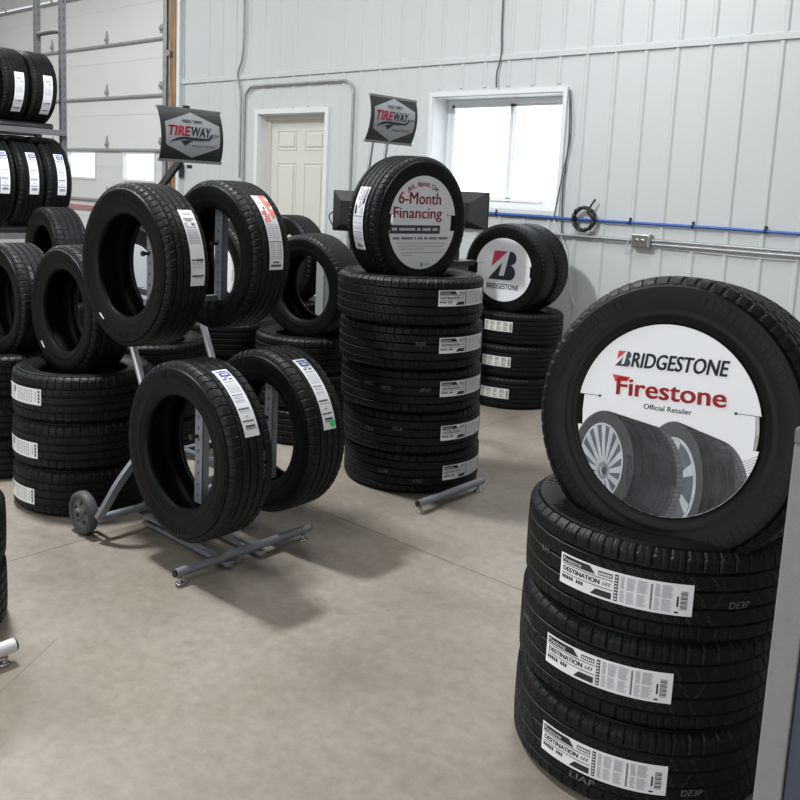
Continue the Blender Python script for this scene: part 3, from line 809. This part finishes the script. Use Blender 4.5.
# ------------------------------------------------------------------ sign discs
def disc_shape(r, band=.17, inner=.94, n=64):
    pts = []
    for i in range(n):
        a = 2*PI*i/n; x, y = r*math.cos(a), r*math.sin(a)
        pts.append((x, y))
    out = []
    yb = band*r; xo = math.sqrt(r*r-yb*yb); xi = inner*r
    a0 = math.asin(band)
    N = 40
    for i in range(N+1):
        a = a0+(PI-2*a0)*i/N; out.append((r*math.cos(a), r*math.sin(a)))
    out += [(-xi*.99, yb), (-xi, 0), (-xi*.99, -yb)]
    for i in range(N+1):
        a = PI+a0+(PI-2*a0)*i/N; out.append((r*math.cos(a), r*math.sin(a)))
    out += [(xi*.99, -yb), (xi, 0), (xi*.99, yb)]
    return out
def disc_thing(t, label, r, rollz=0.0, m=None, lift=.0, inner=.94):
    """round board pressed in the front bead of tire t; frame u,v in the disc plane"""
    R, Wd, oz = t_off[t.name]
    mw = t.matrix_world if t.rotation_euler is None else None
    bpy.context.view_layer.update()
    mm = t.matrix_world.copy() @ Matrix.Translation((0, 0, .445*Wd+lift)) @ Matrix.Rotation(rollz, 4, 'Z')
    d = bpy.data.objects.new('sign_disc', None); C.objects.link(d); d.matrix_world = mm
    tag(d, label, 'sign disc', 'round sign discs held in tires')
    MB().prism(disc_shape(r, inner=inner), .004).obj('board', m or M_DISC, d)
    f = lambda u, v, h: (u, v, .004+h)
    return d, f

def clip_poly(pts, r):           # keep polygon inside circle r (Sutherland-Hodgman on a 48-gon)
    out = pts
    for i in range(48):
        a = 2*PI*(i+.5)/48; nx, ny = math.cos(a), math.sin(a); lim = r*math.cos(PI/48); inp = out; out = []
        if not inp: return []
        for j in range(len(inp)):
            p, q = inp[j], inp[(j+1) % len(inp)]
            dp, dq = p[0]*nx+p[1]*ny-lim, q[0]*nx+q[1]*ny-lim
            if dp <= 0: out.append(p)
            if (dp < 0) != (dq < 0) and dp != dq:
                t_ = dp/(dp-dq); out.append((p[0]+(q[0]-p[0])*t_, p[1]+(q[1]-p[1])*t_))
    return out
class CPrint(Print):
    def __init__(s, r, band=.17, inner=.935): super().__init__(); s.r = r; s.b = band; s.i = inner
    def poly(s, pts):
        # split by the three horizontal zones so print never covers the side notches
        yb = s.b*s.r
        for lo, hi, lim in ((-9, -yb, None), (-yb, yb, s.i*s.r), (yb, 9, None)):
            q = s.cut(pts, 1, lo, True); q = s.cut(q, 1, hi, False)
            if lim and q: q = s.cut(q, 0, -lim, True); q = s.cut(q, 0, lim, False)
            q = clip_poly(q, s.r*.998) if q else q
            if len(q) > 2: super().poly(q)
        return s
    def cut(s, pts, ax, lim, keep_above):
        out = []
        for j in range(len(pts)):
            p, q = pts[j], pts[(j+1) % len(pts)]
            dp, dq = p[ax]-lim, q[ax]-lim
            if not keep_above: dp, dq = -dp, -dq
            if dp >= 0: out.append(p)
            if (dp > 0) != (dq > 0) and dp != dq and (dp*dq < 0):
                t_ = dp/(dp-dq); out.append((p[0]+(q[0]-p[0])*t_, p[1]+(q[1]-p[1])*t_))
        return out
def pts_circle(cx, cy, rx, ry, n=48, rot=0.0):
    c_, s_ = math.cos(rot), math.sin(rot)
    return [(cx+rx*math.cos(a)*c_-ry*math.sin(a)*s_, cy+rx*math.cos(a)*s_+ry*math.sin(a)*c_) for a in [2*PI*i/n for i in range(n)]]

def slits(d, f, r):
    p = Print(); b = .17*r
    for sx in (-1, 1):
        p.rect(min(sx*.74*r, sx*.985*r), b-.0007, max(sx*.74*r, sx*.985*r), b+.0007); p.disc(sx*.74*r, b, .0035, 12)
    p.obj('slit_line', M_NAVY, f, .0016, d)

# retailer disc
rR = .2385
SR = .2385/.2303
dR, f0_ = disc_thing(tR, 'large white disc with black and red brand lettering over two pictured tires', rR, math.radians(4.0))
f = lambda u, v, h: f0_(u*SR, v*SR, h)
def B_logo(black, red, u, v, hgt, thin=False):
    """slanted B: red wedge top left, black foot wedge and double-lobed right side"""
    k_ = hgt
    T_ = lambda x, y: (u+x*k_, v+y*k_)
    red.poly([T_(-.40, .50), T_(.12, .50), T_(-.50, -.06), T_(-.44, .35)])
    black.poly([T_(-.62, -.5), T_(-.08, .10), T_(-.20, -.36), T_(-.24, -.5)])
    # stem with lobes
    up = [T_(.20, .5)] + [T_(.25+.22*math.cos(a), .265+.235*math.sin(a)) for a in [PI/2-PI*i/14 for i in range(15)]] + [T_(.10, .03)]
    black.poly(up)
    lo = [T_(.10, .03), T_(.22, .05)] + [T_(.20+.24*math.cos(a), -.235+.265*math.sin(a)) for a in [PI/2-PI*i/14 for i in range(1, 15)]] + [T_(-.24, -.5), T_(-.20, -.36), T_(.0, -.36)]
    black.poly(lo)
blk, red = Print(), Print()
blk.text('RIDGESTONE', .028, .138, width=.240, height=.036, bold=.030, shear=.2)
ek, er = Print(), Print(); B_logo(ek, er, -.112, .138, .038); ek.obj('emblem_black', M_NAVY, f, .0012, dR); er.obj('emblem_red', M_FRED, f, .0013, dR)
red.text('Firestone', .010, .070, width=.272, height=.043, bold=.024)
red.poly([(-.140, .097), (-.092, .094), (-.100, .083), (-.132, .080)])
Print().text('Official Retailer', .008, .028, width=.120, height=.0125, bold=.008).obj('caption_lettering', M_NAVY, f, .0012, dR)
cb = blk.obj('black_lettering', M_NAVY, f, .0012, dR); red.obj('red_lettering', M_FRED, f, .0012, dR)
ht = CPrint(rR/SR)
for i in range(22):
    a = -.062-i*.0062
    ht.poly([(-.235, a), (-.235, a-.0018), (-.16, a+.043), (-.16, a+.0448)])
    ht.poly([(.12, a-.05), (.12, a-.0518), (.235, a+.018), (.235, a+.0198)])
ht.obj('hatching', M_HATCH, f, .0002, dR)
# pictured tires
def grooved(P, lines, cx, cy, rx, ry, dx, dy, n):
    for k_ in range(n):
        s_ = (k_+1)/(n+1); P.ring(cx+dx*s_, cy+dy*s_, rx-.002, ry-.002, rx, ry, 30, -PI*.45, PI*.62)
p1, p2, tg, gl, rm, rd = CPrint(rR/SR), CPrint(rR/SR), CPrint(rR/SR), CPrint(rR/SR), CPrint(rR/SR), CPrint(rR/SR)
def pic(cx, cy, rx, ry, dx, dy, steps):
    # swept tread from (cx+dx,cy+dy) back to the sidewall ellipse
    for k_ in range(steps, -1, -1):
        s_ = k_/steps; q = pts_circle(cx+dx*s_, cy+dy*s_, rx*(1-.06*s_), ry*(1-.05*s_))
        tg.poly(q)
    for s_ in (.12, .34, .56, .78):
        gl.ring(cx+dx*s_, cy+dy*s_, (rx-.0028)*(1-.06*s_), (ry-.0028)*(1-.05*s_), rx*(1-.06*s_), ry*(1-.05*s_), 40, -PI*.5, PI*.75)
    for i in range(34):
        a = -PI*.42+PI*1.05*i/34; c0, s0 = math.cos(a), math.sin(a); a2 = a+.05; c1, s1 = math.cos(a2), math.sin(a2)
        for t0, t1 in ((.02, .11), (.16, .31), (.62, .75), (.82, .99)):
            gl.poly([(cx+dx*t0+rx*c0*(1-.06*t0), cy+dy*t0+ry*s0*(1-.05*t0)), (cx+dx*t1+rx*c1*(1-.06*t1), cy+dy*t1+ry*s1*(1-.05*t1)),
                     (cx+dx*t1+rx*c1*(1-.06*t1), cy+dy*t1+ry*s1*(1-.05*t1)-.0016), (cx+dx*t0+rx*c0*(1-.06*t0), cy+dy*t0+ry*s0*(1-.05*t0)-.0016)])
X1, Y1 = -.148, -.124
pic(X1, Y1, .088, .128, .125, -.014, 8)
tg.obj('pictured_tread', M_PTREAD, f, .0014, dR); gl.obj('pictured_grooves', M_PLINE, f, .0019, dR)
p1.poly(pts_circle(X1, Y1, .083, .125)); p1.obj('pictured_sidewall', M_PTIRE, f, .0023, dR)
rd.poly(pts_circle(X1-.006, Y1, .060, .097)); rd.obj('pictured_rim_shadow', M_PRIMD, f, .0027, dR)
rm.ring(X1-.006, Y1, .056, .092, .060, .097, 40)
hx_, hy_ = X1+.002, Y1-.022
for i in range(15):
    a = 2*PI*i/15+.2; b = a+.20
    rm.poly([(hx_+.008*math.cos(a-.2), hy_+.012*math.sin(a-.2)), (X1-.006+.057*math.cos(a), Y1+.093*math.sin(a)), (X1-.006+.057*math.cos(b), Y1+.093*math.sin(b)), (hx_+.008*math.cos(b+.3), hy_+.012*math.sin(b+.3))])
rm.poly(pts_circle(hx_, hy_, .016, .022, 20)); rm.obj('pictured_wheel', M_PRIM, f, .0031, dR)
hb_ = Print(); hb_.poly(pts_circle(hx_+.003, hy_, .007, .011, 16)); hb_.obj('pictured_hub_cap', M_PTIRE, f, .0034, dR)
Print().text('BRIDGESTONE', X1+.072, Y1-.030, width=.115, height=.012, bold=.02, rot=math.radians(92)).obj('pictured_tire_lettering', M_PTREAD, f, .0032, dR)
tg, gl, p1, rd, rm = CPrint(rR/SR), CPrint(rR/SR), CPrint(rR/SR), CPrint(rR/SR), CPrint(rR/SR)
X2, Y2 = .032, -.138
pic(X2, Y2, .078, .140, .108, -.022, 8)
tg.obj('pictured_tread', M_PTREAD, f, .0004, dR); gl.obj('pictured_grooves', M_PLINE, f, .0006, dR)
p1.poly(pts_circle(X2, Y2, .076, .137)); p1.obj('pictured_sidewall', M_PTIRE, f, .0008, dR)
rd.poly(pts_circle(X2, Y2-.004, .058, .106)); rd.obj('pictured_rim_shadow', M_PRIMD, f, .0010, dR)
rm.ring(X2, Y2-.004, .052, .099, .059, .107, 40)
for i in range(6):
    a = 2*PI*i/6+.25; b = a+.30
    rm.poly([(X2+.01*math.cos(a), Y2+.018*math.sin(a)), (X2+.055*math.cos(a), Y2-.004+.102*math.sin(a)), (X2+.055*math.cos(b), Y2-.004+.102*math.sin(b)), (X2+.01*math.cos(b), Y2+.018*math.sin(b))])
rm.obj('pictured_wheel', M_PRIM, f, .0012, dR)
slits(dR, f, rR/SR)

# financing disc
rC = .223
dC, f = disc_thing(tC, 'white disc reading 6-Month Financing in red on the middle stack', rC, math.radians(0), lift=.002, inner=.865)
red, blk, gry, wht = Print(), Print(), Print(), Print()
arc_ = Print()
for i, ch in enumerate('Ask About Our'):
    if ch == ' ': continue
    a = math.radians(31-(i*62/12)); rr = .185
    arc_.text(ch, -rr*math.sin(a)-.010, rr*math.cos(a)-.002, height=(.025 if ch in 'AOkb' else .022 if ch == 't' else .0165), bold=.012, rot=a)
arc_.obj('arched_lettering', M_PINKRED, f, .0012, dC)
red.text('6-Month', -.028, .116, width=.280, height=.056, bold=.014); red.text('Financing', -.036, .038, width=.320, height=.068, bold=.014)
red.obj('red_lettering', M_PINKRED, f, .0012, dC)
blk.rect(-.216, -.052, .118, -.012, 1); blk.obj('black_banner', M_NAVY, f, .0008, dC)
for i in range(26):
    if i in (3, 13, 16, 22): continue
    wht.rect(-.200+i*.0117, -.038, -.1925+i*.0117, -.025)
wht.obj('banner_lettering', M_DISC, f, .0012, dC)
for i in range(34):
    if i in (4, 12, 14, 18, 21, 27): continue
    gry.rect(-.19+i*.0108, -.080, -.183+i*.0108, -.068)
gr2 = Print()
for y, x0, x1 in ((-.098, -.165, .165), (-.112, -.16, .16), (-.126, -.15, .02), (-.143, -.14, .15), (-.155, -.13, -.05)):
    for i in range(int((x1-x0)/.012)): gr2.rect(x0+i*.012, y-.002, x0+i*.012+.0095, y+.002)
gry.obj('small_lettering', M_NAVY, f, .0012, dC)
gr2.rect(.024, -.203, .062, -.198)
gr2.obj('fine_print', M_GREYINK, f, .0012, dC)
Print().ring(.008, -.200, .004, .005, .0085, .0095, 16).obj('small_emblem', M_NAVY, f, .0012, dC)
slits(dC, f, rC)

# B disc
rB = .226
dB, f = disc_thing(tB, 'white disc with large red and black B by the rear wall', rB, math.radians(0), lift=.004)
red, blk = Print(), Print()
B_logo(blk, red, .008, .032, .205)
Print().text('BRIDGESTONE', .0, -.118, width=.262, height=.038, bold=.022, shear=.15).obj('black_lettering', M_NAVY, f, .0012, dB)
red.obj('emblem_red', M_PINKRED, f, .0012, dB); blk.obj('emblem_black', M_NAVY, f, .0012, dB)
slits(dB, f, rB)
disc_thing(tE1, 'blank grey disc seen through the hole of the upper left cart tire', .212, m=M_HEXA)
disc_thing(tE2, 'pale blank disc seen through the hole of the upper right cart tire', .212)

# ------------------------------------------------------------------ display cart with four tires
def floor_bar(parent, x, y0, y1, m, r=.0175, z=.048):
    b = MB().tube([(x, y0, z), (x, y1, z)], r, 20).obj('floor_bar', m, parent)
    for y in (y0-.004, y1+.004):
        MB().tube([(x, y-.003, z), (x, y+.003, z)], r*.82, 16).obj('end_cap', M_BLACK2, parent)
    for y in (y0+.02, y1-.03):
        MB().lathe([(.0, 0), (.019, 0), (.019, .005), (.011, .009), (.006, .011), (.006, .017), (.011, .018), (.011, .024), (.006, .025), (.006, z-r+.003), (0, z-r+.003)], 16,
                   Matrix.Translation((x, y, 0))).obj('levelling_foot', M_CHROME, parent)
def leaning_x(z): return -3.365-.5*(z-.77)
cart = thing('display_cart', 'silver wheeled tire cart with slanted tubes carrying four tires', 'tire cart', (0, 0, 0))
floor_bar(cart, -2.628, 1.795, 2.465, M_STAND)
for y in (2.065, 2.455):
    MB().tube([(leaning_x(.07)+.0, y, .075), (leaning_x(1.36), y, 1.36)], .0165, 16).obj('slanted_tube', M_TUBE, cart)
for y in (2.03, 2.19):
    MB().box((-3.20, y-.016, .012), (-2.60, y+.016, .030)).obj('base_rail', M_STAND, cart, .003)
MB().tube([(-3.19, 1.80, .095), (-3.19, 2.60, .095)], .017, 14).tube([(-3.30, 1.775, .092), (-3.30, 1.85, .092)], .008, 10).tube([(-3.30, 2.57, .092), (-3.30, 2.66, .092)], .008, 10).box((-3.31, 1.83, .083), (-3.19, 1.85, .105)).box((-3.31, 2.57, .083), (-3.19, 2.59, .105)).obj('axle_tube', M_STAND, cart)
MB().box((-3.20, 1.99, .06), (-2.93, 2.40, .072)).obj('base_plate', M_STAND, cart, .002)
for y, sg in ((1.80, 1), (2.58, -1)):
    cu = smooth([(-3.185, y, .10), (-3.15, y+sg*.02, .17), (-3.12, y+sg*.05, .25), (-3.10, y+sg*.11, .335), (-3.10, y+sg*.19, .40), (-3.13, y+sg*.27, .44)], 6)
    mb = MB()
    for a, b in zip(cu[:-1], cu[1:]): mb.beam(a, b+(b-a)*.12, .020, .034, (0, 1, 0))
    mb.beam((-3.12, y+sg*.27, .44), (leaning_x(.50)+.01, 2.065 if y < 2 else 2.455, .50), .02, .02)
    mb.obj('curved_strut', M_STAND, cart)
for k_, y in enumerate((1.775, 2.62)):
    rm_ = Matrix.Translation((-3.300, y+.02, .092)) @ Matrix.Rotation(PI/2, 4, 'X')
    wh = MB().lathe([(.062, -.020), (.080, -.024), (.090, -.016), (.092, 0), (.090, .016), (.080, .024), (.062, .020)], 40, rm_, True).obj('wheel', M_WHEELR, cart)
    hb = MB().lathe([(.064, -.016), (.058, -.010), (.026, -.012), (.024, -.026), (.0, -.028), (.0, .028), (.024, .026), (.026, .012), (.058, .010), (.064, .016)], 32, rm_)
    hb.obj('hub', M_WHEELH, wh)
    q = MB()
    for i in range(5):
        a = 2*PI*i/5+.3; q.lathe([(.0085, .0), (.0085, .004), (0, .004)], 12, rm_ @ Matrix.Translation((.043*math.cos(a), .043*math.sin(a), .0105)))
        q.lathe([(.0085, -.004), (.0085, .0), ], 12, rm_ @ Matrix.Translation((.043*math.cos(a), .043*math.sin(a), -.0105)))
    q.lathe([(.012, .0), (.012, .006), (0, .006)], 16, rm_ @ Matrix.Translation((0, 0, .027)))
    q.obj('hole_pattern', M_BLACK, wh)
# arms reaching through the tires, with slotted hanger plates
def hanger(xc, yc, zc, hh, wd_=.046, name='hanger_plate'):
    p = MB().box((xc-wd_/2, yc-.003, zc-hh/2), (xc+wd_/2, yc+.003, zc+hh/2)); p.box((xc+wd_/2-.004, yc, zc-hh/2), (xc+wd_/2, yc+.03, zc+hh/2))
    o = p.obj(name, M_STAND, cart)
    s_ = MB(); n_ = int(hh/.045)
    for i in range(n_): z = zc-hh/2+.03+i*.045; s_.box((xc-.003, yc-.0042, z-.006), (xc+.003, yc-.0028, z+.006))
    s_.obj('slot_pattern', M_BLACK2, o)
    b = MB().tube([(xc-.008, yc-.03, zc+hh*.12), (xc-.008, yc+.005, zc+hh*.12)], .007, 10).tube([(xc-.008, yc-.036, zc+hh*.12), (xc-.008, yc-.026, zc+hh*.12)], .012, 6)
    b.obj('bolt', M_BLACK, o)
hanger(-3.150, 2.015, 1.145, .402); hanger(-3.120, 2.335, 1.185, .395, .05)
hanger(-2.715, 1.955, .475, .430); hanger(-2.770, 2.345, .475, .426)
for z, xa in ((.995, -3.12), (.325, -2.74)):
    ar = MB()
    ar.box((leaning_x(z)-.005, 2.155, z-.014), (xa, 2.187, z+.014))
    ar.box((leaning_x(z)-.016, 2.05, z-.014), (leaning_x(z)+.016, 2.47, z+.014))
    ar.box((xa-.018, 1.975, z-.012), (xa+.004, 2.35, z+.012))
    ar.obj('support_arm', M_STAND, cart)
# sign head
def sign_head(parent, xs, y0, y1, z0, z1, lean=0.0):
    n = 14; yc_, zc_ = (y0+y1)/2, (z0+z1)/2; wS, hS = y1-y0, z1-z0
    def f(u, v, h):
        q = v/hS*2; bow = .026*(1-q*q)
        return (xs+bow-lean*v+h, yc_+u, zc_+v)
    def g(u, v, h): return f(u, v, -.004) if h == 0 else f(u, v, h)
    P = Print().rectv(-wS/2, -hS/2, wS/2, hS/2, n)
    mb = MB(); mb.add([f(u, v, 0) for u, v in P.v], P.f, False); mb.add([f(u, v, -.006) for u, v in P.v], [tuple(reversed(q)) for q in P.f])
    for i in range(n):
        a, b = -hS/2+hS*i/n, -hS/2+hS*(i+1)/n
        for u in (-wS/2, wS/2): mb.add([f(u, a, 0), f(u, b, 0), f(u, b, -.006), f(u, a, -.006)], [(0, 1, 2, 3)])
    pn = mb.obj('sign_panel', M_PANEL, parent)
    for v in (-hS/2, hS/2):
        MB().beam(Vector(f(-wS/2-.003, v, -.003)), Vector(f(wS/2+.003, v, -.003)), .014, .012).obj('edge_rail', M_GALV, parent)
    k_ = wS/.33; U = lambda x: x*k_
    hx = [(-.145, .052), (0, .102), (.145, .052), (.145, -.046), (0, -.098), (-.145, -.046)]
    H = Print()
    def half(y): # half width of hexagon at y
        if y > .052: return .145*(1-(y-.052)/.05)
        if y < -.046: return .145*(1-(-.046-y)/.052)
        return .145
    N = 16; ys = [-.098+.2*i/N for i in range(N+1)]
    for a, b in zip(ys[:-1], ys[1:]):
        H.poly([(U(-half(a)), U(a)), (U(half(a)), U(a)), (U(half(b)), U(b)), (U(-half(b)), U(b))])
    hp = H.obj('white_hexagon', M_HEXA, f, .0012, pn)
    r, b = Print(), Print()
    r.text('TIRE', U(-.071), U(.018), width=U(.116), height=U(.042), bold=.03, shear=.28)
    r.text("KLEIN'S", U(.090), U(-.045), width=U(.056), height=U(.010), bold=.012)
    b.text('WAY', U(.044), U(.018), width=U(.104), height=U(.042), bold=.03, shear=.28)
    b.text('.COM', U(.118), U(.006), width=U(.040), height=U(.013), bold=.004)
    b.text('NEED TIRES?', U(0), U(.062), width=U(.105), height=U(.014), bold=.012)
    b.text('POWERED BY', U(.023), U(-.046), width=U(.062), height=U(.0075), bold=.01)
    sw = [(-.130, -.035), (-.085, -.016), (-.050, -.008), (.03, -.009), (.075, -.010), (.088, -.002), (.094, .010), (.103, .012), (.098, -.006), (.086, -.017), (.03, -.021), (-.008, -.022)]
    b.poly([(U(-.130), U(-.035)), (U(-.075), U(-.023)), (U(-.05), U(-.018)), (U(-.05), U(-.008)), (U(-.085), U(-.013))])
    b.poly([(U(-.05), U(-.018)), (U(-.01), U(-.021)), (U(.03), U(-.021)), (U(.03), U(-.009)), (U(-.05), U(-.008))])
    b.poly([(U(.03), U(-.021)), (U(.082), U(-.017)), (U(.098), U(-.006)), (U(.103), U(.012)), (U(.094), U(.010)), (U(.086), U(-.004)), (U(.075), U(-.009)), (U(.03), U(-.009))])
    b.poly([(U(-.068), U(-.027)), (U(-.03), U(-.021)), (U(-.005), U(-.022)), (U(-.045), U(-.047))])
    r.obj('red_lettering', M_SRED, f, .003, pn); b.obj('black_lettering', M_NAVY, f, .003, pn)
sign_head(cart, -3.30, 2.145, 2.465, 1.580, 1.803, .07)
am = MB()
am.beam((leaning_x(1.34), 2.29, 1.34), (-3.325, 2.32, 1.64), .020, .030)
am.box((leaning_x(1.34)-.018, 2.09, 1.325), (leaning_x(1.34)+.018, 2.49, 1.355))
am.beam((-3.326, 2.29, 1.62), (-3.31, 2.29, 1.82), .03, .012)
am.obj('sign_arm', M_RACKD, cart)

g4 = 'four tires hung on the display cart'
t = tire((-3.158, 1.985, 1.147), .332, .205, 'upper left tire on the display cart, white sticker, white dash on sidewall', 'touring', nY, group=g4)
sticker_tall(t, 18, 'plain', L=.315, Wl=.066, v0=-.033); side_mark(t, 237, .80, .038)
t = tire((-3.120, 2.377, 1.184), .322, .205, 'upper right tire on the display cart, red and white sticker', 'touring', nY, group=g4)
sticker_tall(t, 24, 'red', L=.345, Wl=.074, v0=-.012)
t = tire((-2.710, 1.943, .483), .347, .205, 'lower left tire on the display cart, nearest the floor bar, blue-topped sticker', 'rib', nY, group=g4)
sticker_tall(t, 45, 'blue', L=.30, Wl=.066, v0=-.003); chalk(t, 'LV3 MI', 2, -.045, .10, .012)
t = tire((-2.770, 2.377, .476), .345, .205, 'lower right tire on the display cart, blue-topped sticker with green dot', 'rib', nY, group=g4)
st = sticker_tall(t, 39, 'blue', L=.335, Wl=.066, v0=0)
fa = across(t, math.radians(39)); Print().disc(.017, -.145, .0155, 16).obj('green_dot', M_GREEN, fa, H3, st)

# second cart behind the middle stack (bar, poles, sign)
c2 = thing('sign_stand', 'silver stand behind the five-high stack with small sign on two poles', 'sign stand', (0, 0, 0))
floor_bar(c2, -2.505, 3.045, 3.55, M_STAND)
MB().box((-3.48, 3.86, .0), (-2.95, 3.89, .065)).obj('base_rail', M_STAND, c2)
for y in (3.315, 3.425):
    MB().tube([(-3.22, y, 1.32), (-3.14, y, 1.86)], .011, 12).obj('sign_pole', M_TUBE, c2)
MB().tube([(-3.44, 3.875, .06), (-3.30, 3.80, .9), (-3.22, 3.55, 1.32)], .0165, 14).tube([(-3.22, 3.24, 1.32), (-3.22, 3.56, 1.32)], .012, 12).obj('slanted_tube', M_TUBE, c2)
sign_head(c2, -3.10, 3.212, 3.562, 1.738, 1.962, -.10)

# third stand: white bar entering at left edge
c3 = thing('white_floor_bar', 'white round floor bar end entering the bottom left edge', 'floor bar', (0, 0, 0))
floor_bar(c3, -2.525, .45, 1.140, M_WBAR, .0225, .052)

# ------------------------------------------------------------------ storage rack
rk = thing('storage_rack', 'tall grey steel tire rack at upper left before the garage door', 'rack', (0, 0, 0))
XF, XB, YE = -6.50, -6.90, 3.40
for x in (XF, XB):
    for y in (YE, .9):
        p = MB().box((x-.022, y-.035, 0), (x+.022, y+.005, 3.9)).obj('upright_post', M_RACK, rk)
        s_ = MB()
        for i in range(60): s_.box((x+.0205, y-.018, .1+i*.062), (x+.0228, y-.010, .125+i*.062)); s_.box((x-.005, y-.0358, .1+i*.062), (x+.004, y-.0345, .125+i*.062))
        s_.obj('slot_pattern', M_RACKD, p)
for y in (YE, .9):
    for z in (.25, .92, 1.66, 2.56, 3.4):
        MB().tube(smooth([(XF, y-.015, z), (XF-.12, y-.015, z+.012), (XF-.36, y-.015, z+.012), (XB, y-.015, z-.0)], 4), .02, 10).obj('end_brace', M_RACK, rk)
for zt in (1.815, 1.035, .22):
    for x in (XF+.03, XB-.03):
        MB().box((x-.022, .88, zt-.03), (x+.022, YE-.012, zt+.012)).obj('shelf_beam', M_RACK, rk)
    for x in (XF-.09, XB+.11):
        MB().tube([(x, .9, zt+.035), (x, YE-.06, zt+.035)], .026, 12).obj('tire_rail', M_RACKD, rk)
    cr_ = MB()
    for y in (YE-.28, 2.2, 1.2): cr_.box((XB-.03, y-.02, zt-.02), (XF+.03, y+.02, zt+.015))
    cr_.obj('cross_bar', M_RACKD, rk)
XM = (XF+XB)/2
def upper_z(R, rail_z): # centre height of a tire resting between the two rails
    hx_ = abs((XF-.09)-(XB+.11))/2; return rail_z+math.sqrt(max((R+.026)**2-hx_**2, .01))
xmid = ((XF-.09)+(XB+.11))/2
ord_ = ['first', 'second', 'third', 'fourth']
for i in range(4):
    t = tire((xmid, 3.215-.215*i, upper_z(.272, 1.85)), .272, .195, ord_[i]+' tire from the right on the upper rack shelf', 'touring', nY, group='tires on the upper rack shelf')
    sticker_tall(t, -14, 'plain', L=.30, Wl=.07, v0=-.015)
    t = tire((xmid, 3.285-.215*i, upper_z(.345, 1.07)), .345, .205, ord_[i]+' tire from the right on the lower rack shelf', 'rib', nY, group='tires on the lower rack shelf')
    sticker_tall(t, 12, 'blue', L=.32, Wl=.07, v0=-.01)

# ------------------------------------------------------------------ service desk and monitors
dk = thing('service_desk', 'grey service desk between the middle stack and the wall', 'desk', (0, 0, 0))
MB().box((-4.70, 4.42, 0), (-3.72, 4.94, 1.0)).obj('body', M_DESK, dk, .004)
MB().box((-4.73, 4.38, 1.0), (-3.68, 4.96, 1.03)).obj('desk_top', M_BLACK2, dk, .004)
MB().box((-4.71, 4.405, .0), (-4.63, 4.42, 1.0)).obj('edge_strip', M_DESKL, dk, .002)
MB().box((-3.62, 4.60, 1.03), (-3.30, 4.90, 1.07)).box((-3.66, 4.62, 1.07), (-3.32, 4.88, 1.10)).obj('paper_tray', M_PAPER, dk) if False else None
tag(MB().box((-3.96, 4.44, 1.03), (-3.70, 4.66, 1.075)).obj('paper_stack', M_PAPER), 'white papers on the desk below the right monitor', 'papers')
def monitor(x, y, wd_, zb, zt, label, yaw):
    mo = thing('computer_monitor', label, 'monitor', (x, y, 1.03), 'computer monitors on the desk', Matrix.Rotation(yaw, 3, 'Z'))
    z0, z1 = zb-1.03, zt-1.03
    MB().box((-wd_/2, 0, z0), (wd_/2, .022, z1)).obj('screen_bezel', M_BLACK, mo, .004)
    # tapered back shell
    a, b = wd_/2, wd_/2*.55; zc0, zc1 = z0+.05, z1-.075
    vs = [(-a, 0, z0), (a, 0, z0), (a, 0, z1), (-a, 0, z1), (-b, -.05, zc0), (b, -.05, zc0), (b, -.05, zc1), (-b, -.05, zc1)]
    MB().add(vs, [(4, 5, 6, 7), (0, 1, 5, 4), (1, 2, 6, 5), (2, 3, 7, 6), (3, 0, 4, 7)]).obj('back_shell', M_BLACK2, mo)
    MB().box((-.05, -.045, .01), (.05, -.015, z0+.12)).obj('neck', M_BLACK, mo, .006)
    MB().box((-.12, -.10, 0), (.12, .08, .014)).obj('foot', M_BLACK, mo, .005)
monitor(-3.735, 4.80, .50, 1.262, 1.512, 'black monitor seen from behind right of the financing tire', 0)
monitor(-4.50, 4.62, .50, 1.18, 1.478, 'black monitor seen from behind left of the financing tire', .12)

# ------------------------------------------------------------------ cabinet at the right edge
cb_ = thing('grey_cabinet', 'grey cabinet with slate blue side cropped by the right picture edge', 'cabinet', (0, 0, 0))
MB().box((-.289, 1.0, 0), (-.258, 1.38, 1.243)).box((-.258, 1.0, 1.20), (.55, 1.38, 1.243)).box((.52, 1.0, 0), (.55, 1.38, 1.2)).obj('frame', M_CAB, cb_, .002)
MB().box((-.257, 1.006, .02), (.519, 1.37, 1.199)).obj('front_panel', M_CABP, cb_)
MB().box((-.2895, .998, 1.243), (.552, 1.382, 1.262)).obj('top_cap', M_DESK, cb_, .003)
